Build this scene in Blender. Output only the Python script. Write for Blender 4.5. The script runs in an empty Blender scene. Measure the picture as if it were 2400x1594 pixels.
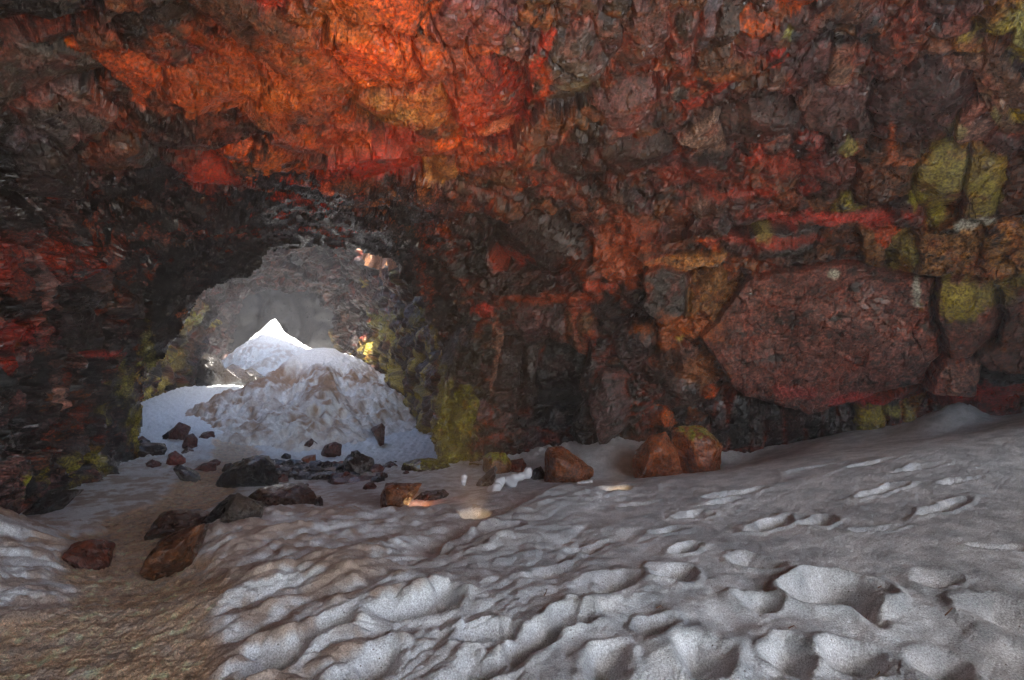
import bpy, bmesh, math, random
import numpy as np
from mathutils import Vector, Matrix, noise as mnoise

# ------------------------------------------------------------------ camera, sky, sun, exposure
SC = bpy.context.scene
COL = SC.collection
EYE = 1.6
F = 1200.0; CX = 1200.0; CY = 797.0           # picture geometry of an 18 mm lens
cam = bpy.data.cameras.new('camera'); cam.lens = 18.0; cam.sensor_width = 36.0
cam.clip_start = 0.05; cam.clip_end = 500
camo = bpy.data.objects.new('camera', cam); COL.objects.link(camo)
camo.location = (0, 0, EYE); camo.rotation_euler = (math.radians(90), 0, 0)
SC.camera = camo

SUN_EL = math.radians(43.5); SUN_AZ = math.radians(22)   # azimuth to the right of straight behind the camera
world = bpy.data.worlds.new('World'); SC.world = world; world.use_nodes = True
wn = world.node_tree; wn.nodes.clear()
sky = wn.nodes.new('ShaderNodeTexSky'); sky.sky_type = 'NISHITA'; sky.sun_disc = False
sky.dust_density = 1.8; sky.ozone_density = .6; sky.sun_elevation = SUN_EL; sky.sun_rotation = math.radians(180) - SUN_AZ
bg = wn.nodes.new('ShaderNodeBackground'); bg.inputs[1].default_value = 0.15
wo = wn.nodes.new('ShaderNodeOutputWorld')
wn.links.new(sky.outputs[0], bg.inputs[0]); wn.links.new(bg.outputs[0], wo.inputs[0])
sl = bpy.data.lights.new('sun', 'SUN'); sl.energy = 5.0; sl.angle = math.radians(0.5); sl.color = (1, .95, .87)
so = bpy.data.objects.new('sun', sl); COL.objects.link(so)
sd = Vector((math.sin(SUN_AZ)*math.cos(SUN_EL), -math.cos(SUN_AZ)*math.cos(SUN_EL), math.sin(SUN_EL)))
so.rotation_euler = sd.to_track_quat('Z', 'Y').to_euler(); so.location = (0, 0, 60)
vs = SC.view_settings
vs.view_transform = 'Standard'; vs.look = 'None'; vs.gamma = 1.0; vs.use_curve_mapping = False
vs.exposure = 2.65
cy = SC.cycles
cy.use_denoising = True; cy.use_adaptive_sampling = False
cy.max_bounces = 7; cy.diffuse_bounces = 5; cy.glossy_bounces = 2; cy.volume_bounces = 1
cy.transmission_bounces = 4; cy.transparent_max_bounces = 4
cy.sample_clamp_indirect = 4.0; cy.caustics_reflective = False; cy.caustics_refractive = False
HAZE = 0.0032
LAMP_W = 1.0

rng = np.random.default_rng(11); R_ = random.Random(5)

def P(px, py, Y):
    return np.array([(px-CX)/F*Y, Y, EYE+(CY-py)/F*Y])

# ------------------------------------------------------------------ helpers
_perm = np.random.default_rng(3).permutation(256).astype(np.int32); _perm = np.concatenate([_perm]*3)
_g = np.random.default_rng(4).normal(size=(256, 3)).astype(np.float32)
_g /= np.linalg.norm(_g, axis=1)[:, None]
def perlin(p):
    p = np.asarray(p, np.float32); sh = p.shape[:-1]; p = p.reshape(-1, 3)
    i = np.floor(p).astype(np.int32); f = p - i; i &= 255
    u = f*f*f*(f*(f*6-15)+10); out = np.zeros(len(p), np.float32)
    for dx in (0, 1):
        wx = u[:, 0] if dx else 1-u[:, 0]
        a = _perm[i[:, 0]+dx]
        for dy in (0, 1):
            wy = u[:, 1] if dy else 1-u[:, 1]
            b = _perm[a+i[:, 1]+dy]
            for dz in (0, 1):
                wz = u[:, 2] if dz else 1-u[:, 2]
                g = _g[_perm[b+i[:, 2]+dz]]
                out += wx*wy*wz*(g[:, 0]*(f[:, 0]-dx)+g[:, 1]*(f[:, 1]-dy)+g[:, 2]*(f[:, 2]-dz))
    return (out*1.5).reshape(sh)
def fbm(p, o=3, gain=.5, off=0.0):
    p = np.asarray(p, np.float32)+off; s = 0; a = 1.0; t = 0
    for k in range(o):
        s = s+a*perlin(p*(2.03**k)+k*7.3); t += a; a *= gain
    return s/t
def sstep(a, b, x):
    t = np.clip((x-a)/(b-a), 0, 1); return t*t*(3-2*t)
def rbf_fit(pts, vals, lam=1e-6):
    pts = np.asarray(pts, float); n, d = pts.shape
    r = np.linalg.norm(pts[:, None]-pts[None], axis=2)
    K = np.where(r > 0, r*r*np.log(np.maximum(r, 1e-9)), 0)+lam*np.eye(n)
    Q = np.hstack([np.ones((n, 1)), pts]); A = np.block([[K, Q], [Q.T, np.zeros((d+1, d+1))]])
    return pts, np.linalg.solve(A, np.concatenate([vals, np.zeros(d+1)]))
def rbf_eval(fit, x):
    pts, w = fit; sh = x.shape[:-1]; x = x.reshape(-1, x.shape[-1]); out = np.zeros(len(x)); n = len(pts)
    for k in range(n):
        r2 = ((x-pts[k])**2).sum(1); out += w[k]*0.5*r2*np.log(np.maximum(r2, 1e-18))
    return (out+w[n]+x@w[n+1:]).reshape(sh)
def in_poly(x, y, poly):
    r = np.zeros(x.shape, bool); n = len(poly)
    for k in range(n):
        x0, y0 = poly[k]; x1, y1 = poly[(k+1) % n]
        if y0 == y1: continue
        c = ((y0 > y) != (y1 > y)) & (x < (x1-x0)*(y-y0)/(y1-y0)+x0)
        r ^= c
    return r

def mesh_np(name, verts, quads, mat, col=None, smooth=True, parent=None, tris=None, wet=None):
    me = bpy.data.meshes.new(name)
    nq = len(quads); nt = 0 if tris is None else len(tris)
    me.vertices.add(len(verts)); me.vertices.foreach_set('co', np.asarray(verts, np.float32).ravel())
    me.loops.add(nq*4+nt*3); me.polygons.add(nq+nt)
    li = np.asarray(quads, np.int32).ravel()
    if nt: li = np.concatenate([li, np.asarray(tris, np.int32).ravel()])
    me.loops.foreach_set('vertex_index', li)
    ls = np.arange(nq, dtype=np.int32)*4
    if nt: ls = np.concatenate([ls, nq*4+np.arange(nt, dtype=np.int32)*3])
    me.polygons.foreach_set('loop_start', ls)
    me.polygons.foreach_set('use_smooth', np.full(nq+nt, smooth))
    if col is not None:
        a = me.attributes.new('Col', 'FLOAT_COLOR', 'POINT')
        c4 = np.ones((len(verts), 4), np.float32); c4[:, :3] = col
        if wet is not None: c4[:, 3] = wet
        a.data.foreach_set('color', c4.ravel())
    me.update(calc_edges=True)
    me.materials.append(mat)
    o = bpy.data.objects.new(name, me); COL.objects.link(o)
    if parent: o.parent = parent
    return o
def grid_quads(R, C):
    i = np.arange(R-1)[:, None]*C+np.arange(C-1)[None]
    return np.stack([i, i+1, i+C+1, i+C], -1).reshape(-1, 4)
def sub_mesh(name, V, Cc, W, quads, mat, parent=None, flip=False):
    u, inv = np.unique(quads.ravel(), return_inverse=True)
    q = inv.reshape(-1, 4)
    if flip: q = q[:, ::-1]
    return mesh_np(name, V[u], q, mat, Cc[u], False, parent, wet=W[u])

# ------------------------------------------------------------------ materials
def new_mat(name):
    m = bpy.data.materials.new(name); m.use_nodes = True; n = m.node_tree
    return m, n, n.nodes['Principled BSDF']
def nnode(n, t, **k):
    x = n.nodes.new(t)
    for a, b in k.items(): setattr(x, a, b)
    return x
def noise_tex(n, scale, detail=4, rough=.6):
    t = nnode(n, 'ShaderNodeTexNoise'); t.inputs['Scale'].default_value = scale
    t.inputs['Detail'].default_value = detail; t.inputs['Roughness'].default_value = rough
    tc = n.nodes.get('TC') or nnode(n, 'ShaderNodeTexCoord', name='TC')
    n.links.new(tc.outputs['Object'], t.inputs['Vector']); return t
def ramp(n, src, a, b, ca, cb):
    r = nnode(n, 'ShaderNodeMapRange'); n.links.new(src, r.inputs[0])
    r.inputs[1].default_value = a; r.inputs[2].default_value = b; r.inputs[3].default_value = ca; r.inputs[4].default_value = cb
    return r.outputs[0]
def mix(n, fac, a, b, mode='MIX'):
    m = nnode(n, 'ShaderNodeMix', data_type='RGBA', blend_type=mode)
    if hasattr(fac, 'is_linked') or not isinstance(fac, float): n.links.new(fac, m.inputs[0])
    else: m.inputs[0].default_value = fac
    for s, v in ((m.inputs[6], a), (m.inputs[7], b)):
        if isinstance(v, tuple): s.default_value = v+(1,)
        else: n.links.new(v, s)
    return m.outputs[2]

def rock_material(name, bump=1.0, rlo=.22, rhi=.6):
    m, n, b = new_mat(name)
    at = nnode(n, 'ShaderNodeAttribute', attribute_name='Col')
    n1 = noise_tex(n, 9, 5, .65); n2 = noise_tex(n, 32, 3, .6); n3 = noise_tex(n, 85, 2, .5)
    c = mix(n, 1.0, at.outputs['Color'], mix(n, ramp(n, n2.outputs[0], .38, .62, 0, 1), (.38, .34, .33), (1.35, 1.3, 1.25)), 'MULTIPLY')
    c = mix(n, ramp(n, n1.outputs[0], .42, .64, 0, .55), c, mix(n, 1.0, c, (.5, .4, .42), 'MULTIPLY'))
    # pale mineral specks
    c = mix(n, ramp(n, n3.outputs[0], .69, .74, 0, .5), c, (.35, .32, .28))
    n.links.new(c, b.inputs['Base Color'])
    rr = nnode(n, 'ShaderNodeMath', operation='SUBTRACT', use_clamp=True)
    n.links.new(ramp(n, n1.outputs[0], .35, .65, rlo, rhi), rr.inputs[0])
    wm = nnode(n, 'ShaderNodeMath', operation='MULTIPLY'); n.links.new(at.outputs['Alpha'], wm.inputs[0]); wm.inputs[1].default_value = .34
    n.links.new(wm.outputs[0], rr.inputs[1])
    n.links.new(rr.outputs[0], b.inputs['Roughness'])
    ad = nnode(n, 'ShaderNodeMath', operation='MULTIPLY_ADD'); n.links.new(n2.outputs[0], ad.inputs[0]); ad.inputs[1].default_value = .5
    n.links.new(n1.outputs[0], ad.inputs[2])
    ad2 = nnode(n, 'ShaderNodeMath', operation='MULTIPLY_ADD'); n.links.new(n3.outputs[0], ad2.inputs[0]); ad2.inputs[1].default_value = .15
    n.links.new(ad.outputs[0], ad2.inputs[2])
    bp = nnode(n, 'ShaderNodeBump'); bp.inputs['Strength'].default_value = 1.0; bp.inputs['Distance'].default_value = .055*bump
    nl = noise_tex(n, 1.9, 3, .6); n.links.new(ramp(n, nl.outputs[0], .40, .60, .18, 1.0), bp.inputs['Strength']); n.links.new(ad2.outputs[0], bp.inputs['Height']); n.links.new(bp.outputs[0], b.inputs['Normal'])
    return m
M_ROCK = rock_material('iron_stained_lava_rock')
M_BOULDER = rock_material('basalt_boulder', .8)
M_WETROCK = rock_material('wet_basalt', .5, .15, .5)

def snow_material(name='old_snow'):
    m, n, b = new_mat(name)
    at = nnode(n, 'ShaderNodeAttribute', attribute_name='Col')
    n1 = noise_tex(n, 14, 5, .65); n2 = noise_tex(n, 90, 4, .7); n3 = noise_tex(n, 125, 3, .75); n4 = noise_tex(n, 60, 3, .5)
    c = mix(n, 1.0, at.outputs['Color'], mix(n, ramp(n, n1.outputs[0], .35, .65, 0, 1), (.86, .85, .84), (1.06, 1.06, 1.06)), 'MULTIPLY')
    c = mix(n, ramp(n, n3.outputs[0], .36, .64, 0, 1), mix(n, 1.0, c, (.55, .55, .57), 'MULTIPLY'), mix(n, 1.0, c, (1.3, 1.3, 1.3), 'MULTIPLY'))
    # grit scattered over the snow
    vo = nnode(n, 'ShaderNodeTexVoronoi'); vo.inputs['Scale'].default_value = 27
    n.links.new(n.nodes['TC'].outputs['Object'], vo.inputs['Vector'])
    sp = nnode(n, 'ShaderNodeMath', operation='MULTIPLY')
    n.links.new(ramp(n, vo.outputs['Distance'], .125, .09, 0, 1), sp.inputs[0])
    n.links.new(ramp(n, n1.outputs[0], .44, .54, 0, .9), sp.inputs[1])
    c = mix(n, sp.outputs[0], c, (.05, .03, .02))
    n.links.new(c, b.inputs['Base Color'])
    n.links.new(ramp(n, n4.outputs[0], .3, .7, .3, .75), b.inputs['Roughness'])
    ad = nnode(n, 'ShaderNodeMath', operation='MULTIPLY_ADD'); n.links.new(n3.outputs[0], ad.inputs[0]); ad.inputs[1].default_value = .25
    n.links.new(n2.outputs[0], ad.inputs[2])
    gr = nnode(n, 'ShaderNodeMath', operation='MULTIPLY')      # alpha = coarse grain of the trodden path
    n.links.new(ad.outputs[0], gr.inputs[0]); n.links.new(ramp(n, at.outputs['Alpha'], 0, 1, .35, 1.2), gr.inputs[1])
    bp = nnode(n, 'ShaderNodeBump'); bp.inputs['Strength'].default_value = 1.0; bp.inputs['Distance'].default_value = .03
    n.links.new(gr.outputs[0], bp.inputs['Height']); n.links.new(bp.outputs[0], b.inputs['Normal'])
    b.inputs['Subsurface Weight'].default_value = 0.0
    return m
M_SNOW = snow_material()
def plain_mat(name, c, rough=.6, em=None, es=0):
    m, n, b = new_mat(name)
    t = noise_tex(n, 20, 3); n.links.new(mix(n, t.outputs[0], tuple(x*.8 for x in c), tuple(min(1, x*1.15) for x in c)), b.inputs['Base Color'])
    b.inputs['Roughness'].default_value = rough
    if em: b.inputs['Emission Color'].default_value = em+(1,); b.inputs['Emission Strength'].default_value = es
    return m

# ------------------------------------------------------------------ palettes (rock colours; near-black K and D also paint in shade)
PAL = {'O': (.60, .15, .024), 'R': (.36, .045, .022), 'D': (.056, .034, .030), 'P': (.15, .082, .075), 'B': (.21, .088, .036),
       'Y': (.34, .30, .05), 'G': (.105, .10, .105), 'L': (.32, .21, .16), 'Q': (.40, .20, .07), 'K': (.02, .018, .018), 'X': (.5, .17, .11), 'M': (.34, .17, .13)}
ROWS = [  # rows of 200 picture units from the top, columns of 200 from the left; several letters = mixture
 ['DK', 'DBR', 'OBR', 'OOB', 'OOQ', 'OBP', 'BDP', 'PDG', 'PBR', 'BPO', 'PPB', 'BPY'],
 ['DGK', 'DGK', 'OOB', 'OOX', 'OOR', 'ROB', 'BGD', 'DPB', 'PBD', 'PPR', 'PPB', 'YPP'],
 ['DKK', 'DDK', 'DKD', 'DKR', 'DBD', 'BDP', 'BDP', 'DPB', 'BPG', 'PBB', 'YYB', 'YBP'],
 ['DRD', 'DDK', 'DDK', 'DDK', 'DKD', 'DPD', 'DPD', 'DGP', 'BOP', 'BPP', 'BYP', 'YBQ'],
 ['DKD', 'DDY', 'DDK', 'DDK', 'DDK', 'DDK', 'DKD', 'DDK', 'BOD', 'PBR', 'PPB', 'BPR'],  # lower rows mostly near-black: shade put into the stone colour
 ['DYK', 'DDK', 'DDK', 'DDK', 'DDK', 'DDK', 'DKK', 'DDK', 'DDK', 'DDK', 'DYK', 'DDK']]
def pick_type(px, py):  # near-black picks paint shade round the arch, lower centre and left wall
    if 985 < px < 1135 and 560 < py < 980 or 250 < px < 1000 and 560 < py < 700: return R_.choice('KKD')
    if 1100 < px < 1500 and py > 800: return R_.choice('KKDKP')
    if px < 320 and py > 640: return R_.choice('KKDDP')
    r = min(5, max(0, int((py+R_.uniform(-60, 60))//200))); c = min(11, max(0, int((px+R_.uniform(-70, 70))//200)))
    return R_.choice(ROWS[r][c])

# ------------------------------------------------------------------ generic fractured rock surface on a grid
def fracture(Pg, seeds, relief=.50, crack=.42, warp=.035, macro=.16, flip=False, extra=None, ray=None, fade=None):
    """Pg (R,C,3). seeds: dicts i,j,size(3 radii),rot,type,proud.  returns V, col, wet, id1"""
    R, C, _ = Pg.shape
    du = np.gradient(Pg, axis=1); dv = np.gradient(Pg, axis=0)
    N = np.cross(du, dv); N /= np.maximum(np.linalg.norm(N, axis=2), 1e-9)[..., None]
    if flip: N = -N
    if fade is not None:
        s0 = np.sign((ray*N).sum(-1, keepdims=True)); D_ = N*fade[..., None]+ray*(1-fade[..., None])
        D_ /= np.linalg.norm(D_, axis=2)[..., None]
    else: D_ = N
    Pg = Pg+D_*(fbm(Pg*.55, 2)*macro*2)[..., None]
    su = np.linalg.norm(du, axis=2); sv = np.linalg.norm(dv, axis=2)
    W = Pg+np.stack([perlin(Pg*3.1+k*17)*warp for k in range(3)], -1)+np.stack([perlin(Pg*13+k*31)*warp*.35 for k in range(3)], -1)
    W = W.astype(np.float32)
    d1 = np.full((R, C), 9., np.float32); d2 = np.full((R, C), 9., np.float32); s2 = np.full((R, C), .2, np.float32); s1 = s2.copy(); nd = np.full((R, C), 1.2, np.float32); id1 = np.full((R, C), -1, np.int32)
    for k, s in enumerate(seeds):
        i, j = s['i'], s['j']; sz = s['size']; m = max(sz)*2.2; gm = math.sqrt(sz[0]*sz[2])
        c = Pg[i, j]; s['pos'] = c
        ri = int(m/max(sv[i, j], 1e-3))+2; rj = int(m/max(su[i, j], 1e-3))+2
        i0, i1, j0, j1 = max(0, i-ri), min(R, i+ri+1), max(0, j-rj), min(C, j+rj+1)
        q = (W[i0:i1, j0:j1]-c.astype(np.float32))@s['rot'].astype(np.float32)
        sq = q/np.array(sz, np.float32); q = np.abs(sq)
        rg = random.Random(k*7+1); nk = rg.choice([4, 4, 4, 5, 6]) if not s.get('box') else 4; nk = 8 if max(sz) > 1.0 else nk; a0 = rg.uniform(0, 6.3) if nk != 4 else math.pi/4*rg.choice([0, 0, 1])+rg.uniform(-.2, .2)
        dn = q[..., 1]*.8
        for t_ in range(nk):
            a1_ = a0+2*math.pi*t_/nk+rg.uniform(-.25, .25); dn = np.maximum(dn, (sq[..., 0]*math.cos(a1_)+sq[..., 2]*math.sin(a1_))/(rg.uniform(.84, 1.06) if nk < 8 else rg.uniform(.93, 1.05)))
        dn = np.maximum(dn, .45*np.sqrt((q**2).sum(-1))); d = (dn*dn-1)*gm*gm; d = np.where(dn > 2.2, 9., d)
        D1 = d1[i0:i1, j0:j1]; D2 = d2[i0:i1, j0:j1]; I1 = id1[i0:i1, j0:j1]; S1 = s1[i0:i1, j0:j1]; S2 = s2[i0:i1, j0:j1]
        b = d < D1
        b2 = (~b) & (d < D2); S2[:] = np.where(b, S1, np.where(b2, gm, S2)); S1[b] = gm; nd[i0:i1, j0:j1][b] = dn[b]
        D2[:] = np.where(b, D1, np.minimum(D2, d)); D1[:] = np.where(b, d, D1); I1[b] = k
    lost = id1 < 0
    S = len(seeds); nrm = np.array([N[s['i'], s['j']] for s in seeds]); pos = np.array([s['pos'] for s in seeds])
    size = np.array([min(s['size'][0], s['size'][2]) for s in seeds]); prd = np.array([s['proud'] for s in seeds])
    dome = np.array([s.get('dome', 0) for s in seeds]); rl = np.array([s.get('relief', 1) for s in seeds])
    idc = np.where(lost, 0, id1)
    L = Pg-pos[idc]
    L -= (L*nrm[idc]).sum(-1)[..., None]*nrm[idc]
    h = np.full((R, C), 9.)
    big = np.array([max(s['size']) for s in seeds])
    for j in range(4):
        g = np.cross(nrm, rng.normal(size=(S, 3))); g /= np.linalg.norm(g, axis=1)[:, None]
        if j == 0: g *= (rng.uniform(.05, .55, S)*relief*2*rl.clip(0, 1.2))[:, None]; c0 = np.zeros(S)
        else: g *= (rng.uniform(.5, 1.5, S)*relief*2*rl.clip(.3, 1.2))[:, None]; c0 = rng.uniform(.25, .9, S)*size*relief*1.3
        h = np.minimum(h, c0[idc]+(L*g[idc]).sum(-1))
    h = np.maximum(h, -big[idc]*.5)
    h += prd[idc]+dome[idc]*(1-np.minimum(nd, 1.1)**2)
    e = np.clip((d2-d1)/(2*(s1+s2)), 0, 3)
    cd = np.clip(crack*size, .05, .25)[idc]
    cw = np.clip(.05*size, .007, .022)[idc]
    h -= cd*(1-sstep(0, 1, e/(cw*1.6)))+cd*.15*(1-sstep(0, 1, e/(cw*4)))
    h = np.where(lost, -.15, h)*(1-.45*np.abs(N[..., 2]))
    for _ in range(1):
        hp_ = np.pad(h, 1, mode='edge'); h = (hp_[:-2, 1:-1]+hp_[2:, 1:-1]+hp_[1:-1, :-2]+hp_[1:-1, 2:]+2*h)/6
    gr = np.array([s.get('grain', 1) for s in seeds])[idc]
    hz = 1-.5*np.abs(N[..., 2])
    for sc_, am in ((4.0, .34), (10.0, .28)):
        P3 = (Pg+np.stack([perlin(Pg*4+k*5) for k in range(3)], -1)*.05)*sc_; I3 = np.floor(P3).astype(np.int32)
        bd = np.full((R, C), 9., np.float32); bh = np.zeros((R, C), np.float32)
        for a in (-1, 0, 1):
            for b_ in (-1, 0, 1):
                for c_ in (-1, 0, 1):
                    kk = _perm[_perm[_perm[(I3[..., 0]+a) & 255]+((I3[..., 1]+b_) & 255)]+((I3[..., 2]+c_) & 255)]
                    k2 = _perm[kk+57]; k3 = _perm[kk+101]
                    dx = P3[..., 0]-(I3[..., 0]+a+.1+.8*kk/255.); dy = P3[..., 1]-(I3[..., 1]+b_+.1+.8*k2/255.); dz = P3[..., 2]-(I3[..., 2]+c_+.1+.8*k3/255.)
                    dd = dx*dx+dy*dy+dz*dz; m_ = dd < bd; bd = np.where(m_, dd, bd); gv_ = _g[k2]
                    bh = np.where(m_, dx*gv_[..., 0]+dy*gv_[..., 1]+dz*gv_[..., 2]+.35*(kk/255.-.5), bh)
        h = h+bh*am/sc_*(.35+.65*gr)*hz
    # second scale: small broken facets, and grain
    r1 = 1-np.abs(perlin(Pg*5.5+9))*2; r2 = 1-np.abs(perlin(Pg*12.+3))*2; r3 = perlin(Pg*27.); r4 = perlin(Pg*55.)
    gr = np.array([s.get('grain', 1) for s in seeds])[idc]
    h += gr*hz*(.022*r1+.014*r2+.008*r3+.004*r4)
    strat = perlin(Pg*np.array([2., 2., 14.]))
    h += gr*.008*strat
    for sc_, wd, dp_ in ((1.3, .016, .07), (3.1, .025, .04)):       # fracture lines through the stones
        q = np.abs(perlin(Pg*np.array([sc_, sc_, sc_*1.6])+60)); h -= dp_*np.exp(-(q/wd)**2)*(.3+.7*gr)
    if extra is not None: h += extra
    V = Pg+D_*h[..., None]
    # colour
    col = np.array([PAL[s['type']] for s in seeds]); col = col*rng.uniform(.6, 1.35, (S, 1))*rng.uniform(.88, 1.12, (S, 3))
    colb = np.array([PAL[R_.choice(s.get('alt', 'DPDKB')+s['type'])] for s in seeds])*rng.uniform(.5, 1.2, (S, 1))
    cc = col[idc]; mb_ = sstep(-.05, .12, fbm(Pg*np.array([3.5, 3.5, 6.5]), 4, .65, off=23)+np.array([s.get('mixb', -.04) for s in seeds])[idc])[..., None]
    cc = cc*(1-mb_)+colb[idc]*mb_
    seam = (np.exp(-(e/.045)**2)*sstep(.0, .22, fbm(Pg*1.1, 2, off=70)))[..., None]*.55; cc = cc*(1-seam)+np.array([.44, .085, .025])*seam
    wt = np.array([s.get('wet', 0.) for s in seeds])[idc]
    n1 = fbm(Pg*2.6, 3, off=40)[..., None]; n2 = fbm(Pg*7.5, 3, off=80)[..., None]
    n3 = fbm(Pg*24., 2, off=12)[..., None]; cc = cc*(1+.9*n2)*np.clip(1+1.3*n3, .25, 2.2)
    rust = np.array([.42, .07, .02]); lum = cc.mean(-1, keepdims=True)
    a = sstep(.05, .35, n1)*.33
    cc = cc*(1-a)+(rust*np.clip(lum/.12, .3, 1.3))*a
    a = sstep(.12, .4, -n1)*.55
    cc = cc*(1-a)+cc*np.array([.55, .5, .6])*a
    return V, np.clip(np.clip(cc, 0, 1)**1.18*.78, .004, .8), wt*np.ones((R, C)), np.where(lost, -1, id1), e

def rot_frame(nrm, ang):
    """columns = local x (in surface), y (normal), z (up in surface), turned by ang in the surface"""
    n = nrm/np.linalg.norm(nrm); up = np.array([0, 0, 1.]) if abs(n[2]) < .93 else np.array([0, 1., 0])
    x = np.cross(up, n); x /= np.linalg.norm(x); z = np.cross(n, x)
    if x[0] < 0 and abs(x[0]) > .2: x = -x; 
    c, s = math.cos(ang), math.sin(ang)
    return np.stack([c*x+s*z, n, -s*x+c*z], 1)

def emit_rock(V, cc, wt, id1, keep, owner_of, owners, mat, stones_max=300, min_area=0, area=None, flip=False):
    """split the surface into its stones; owner_of(seed index) -> owner key; owners: key -> (structure name)"""
    R, C, _ = V.shape
    Q = grid_quads(R, C)[keep.ravel()]
    fid = id1.reshape(-1)[Q[:, 0]]
    Vf = V.reshape(-1, 3); Cf = cc.reshape(-1, 3); Wf = wt.reshape(-1)
    order = np.argsort(fid, kind='stable'); Q = Q[order]; fid = fid[order]
    u, st = np.unique(fid, return_index=True); en = np.append(st[1:], len(fid))
    groups = {}
    for k, a, b in zip(u, st, en):
        groups.setdefault(owner_of(k), []).append((area(Q[a:b]) if area else b-a, k, a, b))
    res = {}
    for ow, lst in groups.items():
        host = [x for x in lst if x[1] < 0]; lst = sorted([x for x in lst if x[1] >= 0], reverse=True)
        tops = lst[:stones_max]; rest = lst[stones_max:]
        tops2 = [x for x in tops if x[0] >= min_area]; rest += [x for x in tops if x[0] < min_area]
        # host rock: the matrix between the stones
        hq = rest+host
        split = len(rest)//2
        root_q = np.concatenate([Q[a:b] for _, k, a, b in (rest[:split]+host)]) if rest[:split]+host else Q[:1]
        root = sub_mesh(owners[ow], Vf, Cf, Wf, root_q, mat, None, flip); root['kind'] = 'structure'
        if rest[split:]:
            rq = np.concatenate([Q[a:b] for _, k, a, b in rest[split:]])
            s = sub_mesh('rubble', Vf, Cf, Wf, rq, mat, root, flip); s['kind'] = 'stuff'
        for _, k, a, b in tops2:
            sub_mesh('stone', Vf, Cf, Wf, Q[a:b], mat, root, flip)
        res[ow] = root
    return res

# ------------------------------------------------------------------ near chamber: roof and walls
ARCH1 = [(300, 1400), (318, 1100), (334, 1000), (338, 933), (350, 879), (399, 818), (445, 741), (470, 703), (484, 680), (545, 661), (583, 649), (606, 634),
         (618, 615), (633, 592), (667, 583), (702, 588), (732, 581), (767, 577), (797, 586), (836, 588), (870, 600), (912, 607), (931, 634),
         (947, 665), (966, 688), (996, 711), (998, 749), (1006, 780), (1018, 814), (1030, 825), (1028, 875), (1026, 933), (1012, 1020), (1020, 1075), (1020, 1400)]
ARCH2 = [(480, 1400), (485, 900), (491, 825), (497, 785), (514, 757), (514, 730), (530, 718), (560, 703), (583, 692), (606, 684), (637, 684), (675, 690),
         (721, 693), (740, 699), (755, 718), (771, 734), (776, 764), (782, 814), (788, 900), (790, 1400)]
CTRL = [(340,930,11),(320,1050,10.6),(399,820,11.3),(480,690,11.6),(610,640,11.9),(700,585,12),(860,590,12),(950,660,11.6),(1010,810,11),(1027,1000,10.2),(1027,1074,10),
 (800,450,8.6),(800,340,7.2),(900,180,5.9),(900,0,4.9),(500,180,5.9),(550,0,4.9),(500,450,8.6),(1050,450,8.6),(1200,300,7.3),(1200,100,5.8),(900,-600,3.0),(900,-1700,1.68),
 (300,450,7.9),(280,200,5.8),(300,0,4.9),(0,0,4.5),(0,300,5.6),(0,500,5.8),(0,797,5.7),(0,1100,5.5),(0,1300,5.5),(200,640,8.2),(200,800,8.2),(200,1050,8.3),(100,1200,6.8),
 (-600,797,3.1),(-1800,797,1.7),(-600,0,2.9),(-1800,0,1.6),(-1800,-1700,1.3),(-600,-1700,1.6),(-600,1300,3.1),(-1800,1300,1.7),
 (1090,1000,9.9),(1100,1120,9.9),(1290,900,10.7),(1290,1080,10.4),(1400,700,9.6),(1400,900,9.7),(1200,650,10.3),(1130,800,10.1),(1600,900,9.3),(1600,1100,9.4),
 (1570,690,9.0),(1600,500,8.4),(1600,400,7.9),(1500,200,6.6),(1500,0,5.4),(1900,850,8.4),(1900,1000,8.8),(1900,600,8.1),(2000,400,7.3),(2000,200,6.4),(2000,0,5.4),
 (2400,0,4.9),(2400,300,6.1),(2400,600,6.7),(2400,797,7),(2400,980,7.4),(2150,750,7.7),(2150,980,8.1),
 (3000,797,5.0),(4200,797,3.0),(3000,0,4.0),(3000,-600,3),(4200,0,2.6),(4200,-1700,1.7),(2400,-600,3.2),(2400,-1700,1.8),(3000,1300,5),(4200,1300,3),(1500,-600,3.1),
 (800,1100,11.5),(800,800,11.7)]
cf = rbf_fit([(a/1000, b/1000) for a, b, _ in CTRL], np.array([1/c for _, _, c in CTRL]), 1e-4)
def axis(pts):       # list of (start, step) pieces
    out = []
    for k in range(len(pts)-1):
        a, st = pts[k]; b = pts[k+1][0]; n = max(1, int(round((b-a)/st))); out += list(a+(b-a)*np.arange(n)/n)
    out.append(pts[-1][0]); return np.array(out)
ST = 3.6
ua = axis([(-1800, 60), (-600, 25), (-120, ST), (2520, 25), (3100, 60), (4200, 1)])
va = axis([(-1700, 60), (-500, 25), (-100, ST), (1180, 20), (1420, 1)])
U, Vv = np.meshgrid(ua, va)
wv = rbf_eval(cf, np.stack([U/1000, Vv/1000], -1)); Y = 1/np.clip(wv, 1/14., 1/.9)
PG = np.stack([(U-CX)/F*Y, Y, EYE+(CY-Vv)/F*Y], -1)
du = np.gradient(PG, axis=1); dv = np.gradient(PG, axis=0); NG = np.cross(du, dv); NG /= np.linalg.norm(NG, axis=2)[..., None]
# want normals towards the camera
s_ = np.sign((NG*(np.array([0, 0, EYE])-PG)).sum(-1).mean()); FLIP1 = s_ < 0; NG *= s_

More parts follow.
